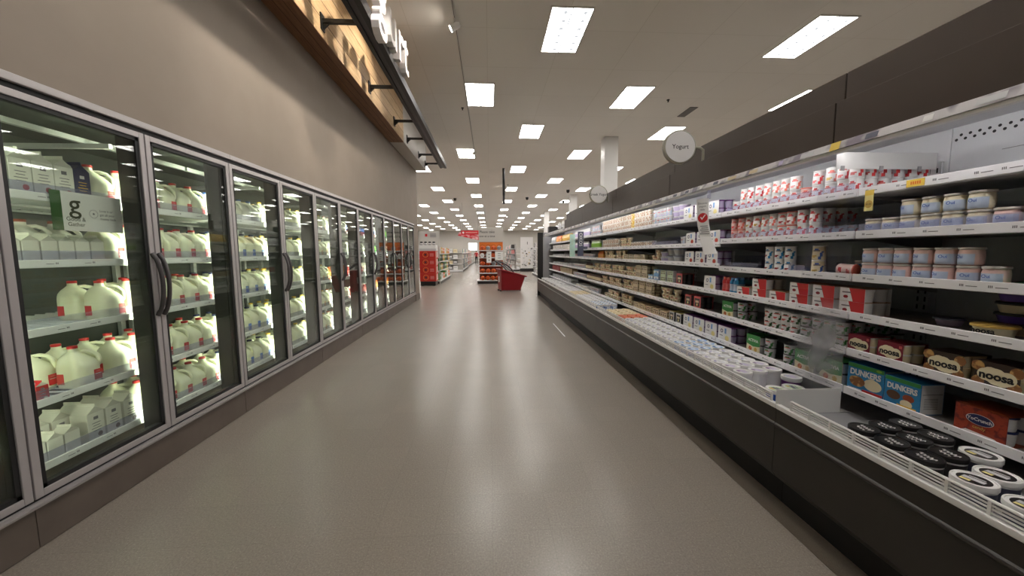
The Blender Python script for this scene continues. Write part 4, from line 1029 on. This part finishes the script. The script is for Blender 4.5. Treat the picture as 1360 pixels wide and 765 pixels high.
tubs('tub_print', XW, [3.34 + .118 * i for i in range(10)], 'white tub with mottled grey lid', 'long pale group')
tubs('tub_orange', XW, [4.54 + .118 * i for i in range(2)], 'orange-lidded yogurt tub', 'across the well')
tubs('tub_tan', XW, [4.79 + .118 * i for i in range(4)], 'cream-lidded yogurt tub', 'past the orange lids')
tubs('tub_blue', XW, [5.66 + .118 * i for i in range(4)], 'white tub with blue lid', 'far blue group')
tubs('tub_print', XW, [6.2 + .118 * i for i in range(8)], 'white tub with grey printed lid', 'past far blues')
tubs('tub_tan', XW, [7.2 + .118 * i for i in range(5)], 'cream-lidded tub', 'before the far joint')
tubs('tub_print', XW, [7.85 + .118 * i for i in range(10)], 'pale printed tub', 'close to the far joint')
for i, y in enumerate(rng(9.35, 12.3, .26)):
    for j, x in enumerate((1.78, 2.0)):
        for t in range(2): place(('flat_white', 'flat_pack')[(i + j) % 2], (x - .01, y, .53 + t * .0506), 0, 'flat cheese packet, far well, %s pile from near, %s column, %s' % (nth(i + 1), ('front', 'back')[j], ('below', 'on top')[t]), 'flat packets in the far well')

# ------------------------------------------------------------------ COOLERS: jugs, cartons, bottles
LS = ['top', 'second', 'third', 'fourth', 'lowest']
def dz(s): return LZ[s] - SURF
def jug(key, d, s, y, desc, row, i, x=-2.50):
    place(key, (x, y, dz(s)), random.uniform(-.02, .02), '%s milk jug, %s, %s from the near side, %s shelf, %s glass door' % (desc, ('front row', 'second row')[row], nth(i), LS[s], nth(d)), desc + ' milk jugs')
def jug_rows(key, d, s, desc, n=5, y0=None, rows=2, x=-2.50, pitch=.1515, first=1):
    base = Y0 + (d - 1) * P
    for r in range(rows):
        for i in range(n):
            y = (base + .0965 if y0 is None else y0) + pitch * i
            jug(key, d, s, y, desc, r, i + first, x - .162 * r)
# door 1
for i, y in enumerate((2.135, 2.237, 2.339)): place('carton_big', (-2.465, y, dz(0)), 0, 'cream half-gallon milk carton with red dot, %s from left, top shelf, first glass door' % nth(i + 1), 'cream milk cartons with red dot')
place('carton_big', (-2.465, 2.033, dz(0)), 0, 'cream milk carton half hidden by the door frame, top shelf, first glass door', 'cream milk cartons with red dot')
place('carton_blue', (-2.465, 2.438, dz(0)), 0, 'dark blue milk carton on the top shelf, first glass door', 'blue milk cartons')
for i in range(2): place('carton_blue', (-2.57 - .1 * i, 2.438, dz(0)), 0, 'dark blue milk carton, %s behind the front one, first glass door' % nth(i + 1), 'blue milk cartons')
for i, y in enumerate((2.135, 2.237, 2.339)): place('carton_big', (-2.57, y, dz(0)), 0, 'cream half-gallon milk carton in the second row, %s from left, top shelf' % nth(i + 1), 'cream milk cartons with red dot')
jug_rows('jug_red', 1, 0, 'red-capped', 1, 2.578, 2)
for i in range(6): place('carton_small', (-2.46, 2.06 + .085 * i, dz(1)), 0, 'small cream carton, %s from left in the row below the white sign' % nth(i + 1), 'small cream cartons')
for i in range(3): jug('jug_brown', 1, 1, 2.12 + .16 * i, 'plain cream', 1, i + 1, -2.59)
jug('jug_red', 1, 1, 2.604, 'red-capped', 0, 1)
jug_rows('jug_red', 1, 2, 'red-capped', 1, 2.572, 2)
jug('jug_red', 1, 3, 2.378, 'lone red-capped', 0, 1)
place('carton_red', (-2.45, 2.115, dz(3)), 0, 'small red carton with white cap on the fourth shelf, first glass door', 'small red cartons')
jug_rows('jug_red', 1, 3, 'red-capped', 1, 2.604, 2, first=2)
for i in range(2): jug('jug_red', 1, 3, 2.285 + .158 * i, 'red-capped', 1, i + 3, -2.662)
for i, y in enumerate((2.36, 2.47, 2.585)): place('carton_circle', (-2.466, y, dz(4)), 0, 'cream carton with brown circle, %s from left, lowest shelf, first glass door' % nth(i + 1), 'cream cartons with brown circle')
for i in range(5): place('carton_circle', (-2.575, 2.06 + .11 * i, dz(4)), 0, 'cream carton with brown circle, %s from left in the second row, lowest shelf' % nth(i + 1), 'cream cartons with brown circle')
for i in range(3): place('carton_small', (-2.46, 2.06 + .085 * i, dz(4)), 0, 'small cream carton, %s from left on the lowest shelf, first glass door' % nth(i + 1), 'small cream cartons')
# doors 2 to 6
for s in range(5): jug_rows('jug_red', 2, s, 'red-capped', 5, 2.757, 2, pitch=.152)
jug_rows('jug_bluecap', 3, 0, 'blue-capped', 5, None, 2, pitch=.148)
for s in range(1, 5): jug_rows('jug_blue', 3, s, 'navy-capped', 5, None, 2)
for s in range(5): jug_rows('jug_yellow', 4, s, 'yellow-capped', 5, 4.257 + .085, 2)
for s in range(5): jug_rows('jug_gold', 5, s, 'gold-capped', 5, None, 1)
for s in range(5):
    if s in (0, 3, 4): jug_rows('jug_brown', 6, s, 'rust-capped', 5, 5.849 + .085, 1)
    else:
        for i in range(7): place(('btl_orange', 'carton_circle')[s == 1], (-2.47, 5.849 + .07 + .1 * i, dz(s)), 0, '%s, %s from left, %s shelf, sixth glass door' % (('orange drink bottle', 'cream brown-circled carton')[s == 1], nth(i + 1), LS[s]), 'sixth door drinks')
mixes = {7: ['bag_blue', 'carton_big', 'btl_red', 'btl_red', 'btl_white'], 8: ['bag_blue', 'btl_white', 'carton_circle', 'btl_red', 'btl_white'], 9: ['btl_white', 'btl_green', 'btl_white', 'btl_orange', 'btl_white'], 10: ['btl_green', 'btl_white', 'btl_brown', 'btl_orange', 'btl_white'],
         11: ['btl_white', 'btl_white', 'btl_green', 'btl_white', 'btl_clear'], 12: ['btl_green', 'btl_orange', 'btl_brown', 'btl_orange', 'btl_green']}
words = dict(bag_blue='blue and red snack bag', carton_big='cream red-dotted carton', carton_circle='cream brown-circled carton', btl_red='dark red drink bottle', btl_white='white drink bottle', btl_green='lime green drink bottle', btl_orange='orange juice bottle', btl_brown='brown drink bottle', btl_clear='pale green drink bottle')
for d, ks in mixes.items():
    for s, k in enumerate(ks):
        pit = .19 if k == 'bag_blue' else .108
        for i in range(4 if k == 'bag_blue' else 7):
            place(k, (-2.47, Y0 + (d - 1) * P + (.11 if k == 'bag_blue' else .075) + pit * i, dz(s)), PI if k == 'bag_blue' else 0, '%s, %s from left, %s shelf, %s glass door' % (words[k], nth(i + 1), LS[s], nth(d)), words[k] + 's in the coolers')
# the cut-off cooler at the left edge
for s in range(5):
    for i in range(2): jug('jug_red', 0 if False else 1, s, 1.61 + .157 * i, 'red-capped left-edge', 0, i + 1)
# ================================================================== STORE BEYOND THE AISLE
def gondola(label, x0, x1, y0, y1, h, levels, back='panel grey', end=None):
    o = thing('shelf_gondola', label, 'shelving', ((x0 + x1) / 2, (y0 + y1) / 2, 0), 0, 'store shelving runs')
    cx, cy = (x0 + x1) / 2, (y0 + y1) / 2; w, d = (x1 - x0) / 2, (y1 - y0) / 2
    MB().box(-w, w, -d, d, .11, .16, 'shelf white', .004).box(-w + .03, w - .03, -d + .03, d - .03, 0, .11, 'black').build('base_deck', o)
    MB().box(-.03, .03, -d, d, .16, h, back).build('back_panel', o)
    for z in levels: MB().box(-w + .06, w - .06, -d, d, z - .03, z, 'shelf white', .003).build('shelf', o)
    return o
def goods(keys, x, ys, zs, label, group, rz=0):
    for a, z in enumerate(zs):
        for i, y in enumerate(ys):
            place(keys[(a + i // 2) % len(keys)], (x, y, z), rz, '%s, %s from near, %s shelf up' % (label, nth(i + 1), nth(a + 1)), group)
def carton2(m, w, d, h, name='goods_box', cat='box', band='white'):
    return lambda: simple(MB().box(-d / 2, d / 2, -w / 2, w / 2, 0, h, m, .004).box(-d / 2 - .001, d / 2 + .001, -w * .35, w * .35, h * .45, h * .75, band), name, cat)
BUILD.update({'g_green': carton2('green', .3, .25, .32), 'g_white': carton2('white', .3, .25, .3, band='palegrey'), 'g_yellow': carton2('gold', .28, .25, .3), 'g_orange': carton2('orange', .3, .25, .26), 'g_black': carton2('charcoal', .26, .25, .3, band='grey'),
  'g_teal': carton2('teal', .3, .25, .3), 'g_cream': carton2('cream', .3, .25, .26, band='tan'), 'g_mixed': carton2('mixed goods', .34, .3, .28, band='palegrey'), 'g_grey': carton2('grey', .3, .3, .25, band='white'), 'g_pink': carton2('pink', .28, .25, .28)})
gondola('left shelving run behind the red carton display, with green and yellow goods', -3.2, -2.3, 17.75, 22.6, 1.75, (.62, 1.05, 1.42))
for z, ks, nm in ((.16, ['g_green', 'g_white', 'g_orange'], 'deck'), (.62, ['g_green', 'g_yellow', 'g_black'], 'second level'), (1.05, ['g_green', 'g_black', 'g_yellow'], 'third level'), (1.42, ['g_white', 'g_yellow', 'g_orange'], 'top level')):
    for i in range(12): place(ks[(i // 2) % 3], (-2.5, 18.0 + .39 * i, z), 0, 'carton on the left shelving run, %s from near, %s' % (nth(i + 1), nm), 'cartons on the left shelving run')
gondola('white shelving run farther back on the left with pale goods', -3.5, -2.05, 28.9, 37.0, 2.0, (.6, 1.0, 1.45))
for z, nm in ((.16, 'deck'), (.6, 'second level'), (1.0, 'third level'), (1.45, 'top level')):
    for i in range(10): place(['g_white', 'g_teal', 'g_cream', 'g_white', 'g_black'][(i + int(z * 10)) % 5], (-2.26, 29.15 + .8 * i, z), 0, 'pale carton on the far left run, %s from near, %s' % (nth(i + 1), nm), 'cartons on the far left run')
    for i in range(3): place(['g_white', 'g_cream', 'g_grey'][(i + int(z * 10)) % 3], (-3.3 + .36 * i, 28.68, z), PI / 2, 'pale carton on the front end of the far left run, %s from left, %s' % (nth(i + 1), nm), 'cartons on the far left end')
o = tag(MB().box(-3.5, -2.05, 28.45, 28.88, .03, .16, 'shelf white').box(-3.5, -2.05, 28.84, 28.89, 0, 2.35, 'panel grey').box(-3.5, -2.05, 28.5, 28.84, .57, .6, 'shelf white').box(-3.5, -2.05, 28.5, 28.84, .97, 1.0, 'shelf white').box(-3.5, -2.05, 28.5, 28.84, 1.42, 1.45, 'shelf white').build('end_shelf'), 'white end shelf facing the viewer on the far left run', 'shelving')
gondola('tall shelving run at the far left past the walkway', -6.5, -5.6, 24, 36, 1.9, (.6, 1.0, 1.4))
gondola('long shelving run deep behind the person on the left', -3.4, -2.2, 39, 54, 1.9, (.6, 1.0, 1.4), 'mixed goods')
for z in (.16, .6, 1.0, 1.4):
    for i in range(9): place(['g_pink', 'g_mixed', 'g_cream'][(i + int(z * 7)) % 3], (-2.4, 39.4 + 1.0 * i, z), 0, 'small distant carton near the person, %s from near, height %s' % (nth(i + 1), {.16: 'lowest', .6: 'second', 1.0: 'third', 1.4: 'top'}[z]), 'distant cartons')

# red carton tower
BASE = thing('pallet_base', 'low black pallet base under the red carton tower', 'pallet', (-2.72, 17.1, 0))
MB().box(-.33, .33, -.4, .35, .02, .2, 'black', .01).box(-.3, -.2, -.38, .33, 0, .02, 'black').box(.2, .3, -.38, .33, 0, .02, 'black').build('deck', BASE)
def red_carton():
    o = thing('red_carton', 'x', 'carton')
    b = MB().box(-.35, .35, -.38, .35, 0, .333, 'printed red', .004)
    for j in range(20):
        a = 2 * PI * j / 20; b.disc((-.09 + .11 * math.cos(a), -.382, .17 + .11 * math.sin(a)), .013, 'peach', '-y', 8)
    b.box(-.13, -.05, -.383, -.381, .13, .21, 'charcoal')
    for q in range(3): b.box(.1, .27, -.383, -.381, .1 + .05 * q, .125 + .05 * q, 'pink')
    b.box(.351, .353, -.3, -.2, .02, .31, 'beige').box(.351, .353, 0, .25, .05, .3, 'white')
    b.build('box', o); return o
mk('printed red', (196, 44, 34), .45)
BUILD['red_carton'] = red_carton
for i in range(4): place('red_carton', (-2.72, 17.1, .2 + .3338 * i), 0, 'red display carton with a round badge, %s from the floor in the tower' % nth(i + 1), 'red display cartons')
tag(MB().box(-.37, .37, -.36, .3, 0, .26, 'white', .005).box(-.372, .372, -.362, -.2, 0, .1, 'palegrey').build('white_carton', None, (-2.72, 17.1, 1.537)), 'white carton tray topping the red carton tower', 'carton')
for i in range(4):
    tag(MB().lathe([(.05, 0), (.06, .02), (.06, .13), (.05, .15)], 12, 'charcoal').lathe([(.061, .03), (.061, .08)], 12, 'white').build('mug', None, (-2.72 - .27 + .18 * i, 16.85, 1.7985)), 'dark mug on top of the red carton tower, %s from left' % nth(i + 1), 'mug', 'mugs on the carton tower')
hd = MB().box(-3.2, -2.30, 17.62, 17.66, 1.2, 2.45, 'panel grey').box(-2.95, -2.85, 17.6, 17.62, 2.2, 2.32, 'red')
for q in range(3): hd.box(-2.72, -2.45, 17.6, 17.62, 2.18 + .06 * q, 2.205 + .06 * q, 'ink grey')
for q in (-3.18, -2.34): hd.box(q, q + .03, 17.62, 17.66, 0, 1.2, 'panel grey')
tag(hd.build('header_board'), 'pale header board with a red mark above the red carton tower', 'sign')

# orange pumpkin end display
D = thing('end_display', 'orange-backed end display of pumpkin pails with white header', 'display', (.03, 17.5, 0))
MB().box(-.64, .62, -.03, .75, .125, .16, 'shelf white', .004).box(-.60, .58, .0, .72, 0, .125, 'black').build('base_deck', D)
MB().box(-.52, .6, .5, .56, .16, 1.95, 'rust').box(-.52, .6, .46, .5, 1.55, 1.93, 'orange').build('back_panel', D)
hb = MB().box(-.54, .62, .48, .54, 1.95, 2.62, 'panel grey')
hb.text('Please take', .16, 'ink', (-.14, .475, 2.42), '-y').text('one at a time', .14, 'ink', (-.14, .475, 2.22), '-y').build('header_board', D)
for z, dd in ((.5, .05), (.84, .1), (1.22, .12), (1.56, .12)): MB().box(-.54, .6, dd, .5, z - .035, z, 'shelf white', .004).build('shelf', D)
def pail(m, dark):
    def f():
        b = MB(); seg = 18; rings = 10; vs = []; fs = []; ms = []
        for i in range(rings + 1):
            t = -PI / 2 * .82 + (PI * .80) * i / rings
            for j in range(seg):
                a = 2 * PI * j / seg; r = .105 * math.cos(t) * (1 + .05 * math.cos(a * 9)); vs.append((r * math.cos(a), r * math.sin(a), .1 + .105 * math.sin(t)))
        for i in range(rings):
            for j in range(seg): fs.append((i * seg + j, i * seg + (j + 1) % seg, (i + 1) * seg + (j + 1) % seg, (i + 1) * seg + j)); ms.append(m)
        fs.append(list(reversed(range(seg)))); fs.append([rings * seg + j for j in range(seg)]); ms += [m, dark]
        b.add(vs, fs, ms, True)
        for s in (-1, 1): b.add([(s * .022, -.108, .115), (s * .058, -.1, .118), (s * .038, -.102, .15)], [(0, 1, 2)], dark)
        b.add([(-.055, -.1, .08), (-.03, -.107, .062), (.03, -.107, .062), (.055, -.1, .08), (.03, -.109, .075), (-.03, -.109, .075)], [(0, 1, 4, 5), (1, 2, 4), (2, 3, 4)], dark)
        o = simple(b, 'pumpkin_pail', 'pail')
        MB().tube([(.085 * math.cos(PI * k / 10), 0, .18 + .07 * math.sin(PI * k / 10)) for k in range(11)], .005, dark, 6).build('pail_handle', o)
        return o
    return f
BUILD.update({'pail_orange': pail('pumpkin', 'black'), 'pail_white': pail('white', 'charcoal'), 'pail_grey': pail('grey', 'black')})
pl = [(.16, 5, -.36, .235, .09, ['pail_orange'] * 5, 'bottom'), (.5, 4, -.36, .25, .2, ['pail_orange'] * 4, 'second'), (.84, 4, -.36, .26, .25, ['pail_orange', 'pail_orange', 'pail_grey', 'pail_grey'], 'middle'), (1.22, 4, -.38, .26, .26, ['pail_white', 'pail_white', 'pail_orange', 'pail_grey'], 'fourth'), (1.56, 4, -.36, .26, .3, ['pail_orange', 'pail_grey', 'pail_orange', 'pail_grey'], 'top')]
for z, n, x, p, y, ks, nm in pl:
    for i in range(n): place(ks[i], (.03 + x + p * i, 17.5 + y, z), random.uniform(-.2, .2), '%s pumpkin pail, %s from left on the %s shelf of the orange display' % (ks[i][5:], nth(i + 1), nm), 'pumpkin pails')
for (x, z0, z1, w, nm) in ((-.13 + .1, .98, 1.5, .22, 'narrow'), (.43, 1.1, 1.5, .36, 'wide')):
    b = MB().box(-w / 2, w / 2, 0, .006, 0, z1 - z0, 'white')
    for q in range(3): b.box(-w * .15, w * .2, -.001, 0, (z1 - z0) * (.2 + .25 * q), (z1 - z0) * (.27 + .25 * q), 'ink grey')
    b.tube([(0, .003, z1 - z0), (0, .25, z1 - z0 + .02)], .004, 'grey', 6)
    tag(b.build('hanging_card', None, (x, 17.37, z0)), '%s white card hanging in front of the pumpkin shelves' % nm, 'card', 'white cards on the orange display')

# red shopping cart
K = thing('shopping_cart', 'red plastic shopping cart with grey handle standing at the end of the aisle', 'cart', (.50, 13.95, 0), R(14))
def hull(bot, top, m):
    return MB().add(bot + top, [(3, 2, 1, 0), (0, 1, 5, 4), (1, 2, 6, 5), (2, 3, 7, 6), (3, 0, 4, 7)], m)
bot = [(-.08, -.03, .035), (.66, -.03, .035), (.66, .44, .035), (-.08, .44, .035)]
top = [(-.10, -.08, .82), (.84, -.08, .56), (.84, .52, .56), (-.10, .52, .82)]
hb = hull(bot, top, 'cart red').build('basket', K)
so = hb.modifiers.new('thick', 'SOLIDIFY'); so.thickness = .02; bv = hb.modifiers.new('soft', 'BEVEL'); bv.width = .025; bv.segments = 2; bv.limit_method = 'ANGLE'
rp = [(-.12, -.10, .82), (.87, -.10, .55), (.87, .54, .55), (-.12, .54, .82), (-.12, -.10, .82)]
MB().tube(rp, .028, 'cart red', 12).build('rim', K)
MB().tube([(.62, .54, .625), (.5, .51, .78), (.3, .47, .95), (.1, .42, 1.06), (-.12, .36, 1.12), (-.22, .3, 1.12)], .028, 'handle grey', 12).build('handle_arm', K)
MB().tube([(.12, -.10, .765), (.03, -.03, .9), (-.1, .1, 1.02), (-.22, .22, 1.12), (-.22, .3, 1.12)], .028, 'handle grey', 12).build('handle_arm', K)
MB().disc((-.102, .22, .48), .09, 'white', '-x' if False else '-y', 16).build('x', K) if False else None
bd = MB().box(-.118, -.104, .16, .26, .34, .56, 'white', .004); bd.build('badge', K)
for (x, y) in ((-.09, .06), (-.09, .36), (.675, .06), (.675, .36)):
    wl = MB().lathe([(.034, -.012), (.036, -.008), (.036, .008), (.034, .012)], 14, 'black', mat=Matrix.Translation((x, y, .036)) @ Matrix.Rotation(R(90), 4, 'X')).box(x - .012, x + .012, y - .018, y + .018, .045, .075, 'grey')
    wl.build('wheel', K)

# person walking away
B = bpy.data.meshes.new('person'); 
J = [((0, 0, .92), .13), ((0, 0, 1.08), .125), ((0, 0, 1.28), .15), ((0, 0, 1.42), .10), ((0, 0, 1.49), .055), ((0, -.01, 1.58), .085), ((0, -.01, 1.68), .075),
     ((.17, 0, 1.39), .062), ((.23, .02, 1.14), .046), ((.22, -.1, .92), .036), ((.21, -.13, .84), .028), ((-.17, 0, 1.39), .062), ((-.25, .03, 1.15), .046), ((-.28, -.06, .93), .036), ((-.27, -.09, .85), .028),
     ((.09, 0, .86), .088), ((.1, -.05, .48), .06), ((.1, .06, .09), .04), ((.1, -.06, .045), .04), ((.1, -.14, .04), .03), ((-.09, 0, .86), .088), ((-.1, .06, .49), .06), ((-.1, .04, .09), .04), ((-.1, -.08, .045), .04), ((-.1, -.16, .04), .03)]
E_ = [(0, 1), (1, 2), (2, 3), (3, 4), (4, 5), (5, 6), (3, 7), (7, 8), (8, 9), (9, 10), (3, 11), (11, 12), (12, 13), (13, 14), (0, 15), (15, 16), (16, 17), (17, 18), (18, 19), (0, 20), (20, 21), (21, 22), (22, 23), (23, 24)]
B.from_pydata([j[0] for j in J], E_, []); pt = bpy.data.objects.new('tmp_body', B); COL.objects.link(pt)
sk = pt.modifiers.new('skin', 'SKIN'); sk.use_smooth_shade = True
for i, j in enumerate(J): B.skin_vertices[0].data[i].radius = (j[1], j[1] * (.75 if i in (1, 2, 3, 0) else 1))
B.skin_vertices[0].data[0].use_root = True
ss = pt.modifiers.new('sub', 'SUBSURF'); ss.levels = 1; ss.render_levels = 1
me = bpy.data.meshes.new_from_object(pt.evaluated_get(bpy.context.evaluated_depsgraph_get()))
bpy.data.objects.remove(pt)
for k in ('skin', 'red', 'black'): me.materials.append(MATS[k])
for p in me.polygons:
    z = p.center.z; x = abs(p.center.x)
    p.material_index = 1 if (.98 < z < 1.46 and not (x > .2 and z < 1.12)) else 2 if z < .98 and not (x > .19 and z > .7) else 0
    p.use_smooth = True
pr = bpy.data.objects.new('person', me); COL.objects.link(pr); pr.location = (-1.62, 46.5, 0)
tag(pr, 'distant person in a red shirt and black trousers standing in the walkway', 'person')
MB().ball((0, .0, 1.64), .092, .1, .10, 'hair').build('hair', pr)

# red hanging signs, far right shelving, ceiling end wall details
def hung(label, x0, x1, y, z0, z1, m, name='hanging_banner'):
    b = MB().box(x0, x1, y, y + .04, z0, z1, m)
    for x in (x0 + .1, x1 - .1): b.tube([(x, y + .02, z1), (x, y + .02, H)], .006, 'grey', 5)
    return b
b = hung('', -2.0, -.72, 27.0, 2.72, 3.02, 'banner red')
b.disc((-1.84, 26.99, 2.87), .07, 'white', '-y', 16).box(-1.68, -.85, 26.99, 27.0, 2.84, 2.90, 'pink')
tag(b.build('hanging_banner'), 'red hanging banner with a white dot over the far walkway', 'banner')
mk('banner print', (206, 30, 46), .5); vary('banner print', (206, 30, 46), (238, 190, 194), 3, (1, 1, 1), 2, .45, .6)
b = MB()
b.add([(-2.4, 29, 2.75), (-.2, 29, 2.25), (-.2, 29, 2.65), (-2.3, 29, 3.0), (-2.4, 29.04, 2.75), (-.2, 29.04, 2.25), (-.2, 29.04, 2.65), (-2.3, 29.04, 3.0)], [(0, 1, 2, 3), (7, 6, 5, 4), (0, 4, 5, 1), (1, 5, 6, 2), (2, 6, 7, 3), (3, 7, 4, 0)], 'banner print')
for x in (-2.2, -.3): b.tube([(x, 29.02, 2.6), (x, 29.02, H)], .006, 'grey', 5)
tag(b.build('patterned_banner'), 'slanting red and white patterned banner below the plain red one', 'banner')
tag(MB().box(-3.2, -1.9, 58, 58.1, 1.8, 2.9, 'lit window').build('lit_sign'), 'bright white lit panel at the very back of the store', 'sign')
for (x, y, r) in ((.9, 20.5, 1), (1.75, 36, 1)):
    place('spot', (x, y, H), 0, 'distant ceiling spotlight, %s along the right of the walkway' % ('nearer one' if y < 30 else 'farther one'), 'track spotlights')
# right hand far shelving
gondola('shelving end run close beyond the yogurt chillers, stacked with pale boxes', 2.75, 3.9, 18.2, 24.5, 2.2, (.55, .95, 1.35, 1.75), 'mixed goods')
for z, nm in ((.16, 'deck'), (.55, 'second level'), (.95, 'third level'), (1.35, 'fourth level'), (1.75, 'top level')):
    for i in range(10): place(['g_grey', 'g_white', 'g_mixed', 'g_black'][(i * 3 + int(z * 10)) % 4], (2.98, 18.45 + .6 * i, z), 0, 'pale box beyond the chillers, %s from near, %s' % (nth(i + 1), nm), 'boxes beyond the chillers')
gondola('white shelving run in the right background beside the cart handle', 1.6, 2.5, 29.2, 45, 2.1, (.55, .95, 1.35, 1.75), 'mixed goods')
for z, nm in ((.16, 'deck'), (.55, 'second level'), (.95, 'third level'), (1.35, 'fourth level'), (1.75, 'top level')):
    for i in range(10): place(['g_mixed', 'g_white', 'g_black', 'g_pink', 'g_grey'][(i * 2 + int(z * 10)) % 5], (1.82, 29.5 + 1.0 * i, z), 0, 'background box right of the cart, %s from near, %s' % (nth(i + 1), nm), 'boxes in the right background')
ep = MB().box(2.35, 3.3, 28.6, 28.68, .25, 2.6, 'sign white').box(2.3, 3.35, 28.5, 28.9, 0, .22, 'black')
for q in range(40):
    a, c = random.uniform(2.4, 3.2), random.uniform(.4, 1.75); ep.box(a, a + random.uniform(.03, .12), 28.585, 28.6, c, c + random.uniform(.03, .1), random.choice(['grey', 'charcoal', 'palegrey', 'tan']))
ep.box(2.85, 2.89, 28.585, 28.6, 2.05, 2.25, 'ink')
tag(ep.build('end_board'), 'white pegboard end on a black base in the right background', 'display')
gondola('far right shelving run half hidden by the chillers', 4.6, 5.6, 20, 45, 2.1, (.55, .95, 1.35, 1.75), 'mixed goods')
gondola('deep background run right of the orange display', .45, 1.2, 39, 58, 1.9, (.55, .95, 1.35), 'mixed goods')
for z, nm in ((.16, 'deck'), (.55, 'second level'), (.95, 'third level'), (1.35, 'top level')):
    for i in range(5): place(['g_yellow', 'g_mixed', 'g_orange', 'g_white'][(i + int(z * 10)) % 4], (.62, 39.4 + 1.0 * i, z), 0, 'distant box right of the orange display, %s from near, %s' % (nth(i + 1), nm), 'distant boxes right of the orange display')
tag(MB().box(2.02, 2.5, 12.75, 13.05, 2.02, 2.32, 'black', .01).box(2.25, 2.29, 12.8, 13.0, 0, 2.02, 'black').box(2.05, 2.5, 12.7, 13.1, 0, .03, 'black').build('monitor_stand'), 'black box on a stand behind the end of the chillers', 'stand')
for i, y in enumerate((10.0, 10.6, 11.2, 11.8)): place(('bag_white', 'g_green')[i % 2] if False else 'bag_white', (2.2, y, 2.185), 0, 'white bag on top of the far chiller, %s from near' % nth(i + 1), 'bags on top of the far chiller')
tag(MB().box(-.6, .6, -.01, .01, 0, .0012, 'palegrey').build('floor_mark', None, (1.28, 6.9, .0005), R(90)), 'thin pale strip on the floor beside the yogurt chillers', 'floor strip')

# ================================================================== LIGHT, CAMERA
W = bpy.data.worlds.new('World'); SC.world = W; W.use_nodes = True
W.node_tree.nodes['Background'].inputs[0].default_value = (.9, .92, 1, 1); W.node_tree.nodes['Background'].inputs[1].default_value = .02
cam = bpy.data.cameras.new('camera'); co = bpy.data.objects.new('camera', cam); COL.objects.link(co)
f, p, yw, ro = 498.7, .0945, .0588, -.0061
cam.sensor_fit = 'HORIZONTAL'; cam.sensor_width = 36; cam.lens = f / 1360 * 36; cam.clip_start = .05; cam.clip_end = 200
fw = Vector((math.sin(yw) * math.cos(p), math.cos(yw) * math.cos(p), -math.sin(p)))
r0 = Vector((math.cos(yw), -math.sin(yw), 0)); u0 = r0.cross(fw)
rv = math.cos(ro) * r0 + math.sin(ro) * u0; uv = -math.sin(ro) * r0 + math.cos(ro) * u0
co.matrix_world = Matrix(((rv.x, uv.x, -fw.x, 0), (rv.y, uv.y, -fw.y, 0), (rv.z, uv.z, -fw.z, 1.45), (0, 0, 0, 1)))
SC.camera = co
SC.view_settings.view_transform = 'Standard'; SC.view_settings.look = 'None'; SC.view_settings.gamma = 1; SC.view_settings.use_curve_mapping = False
SC.view_settings.exposure = 0.76
cy = SC.cycles
cy.max_bounces = 10; cy.diffuse_bounces = 4; cy.glossy_bounces = 4; cy.transmission_bounces = 4; cy.transparent_max_bounces = 24
cy.caustics_reflective = False; cy.caustics_refractive = False; cy.sample_clamp_indirect = 4; cy.use_denoising = True; cy.use_light_tree = True
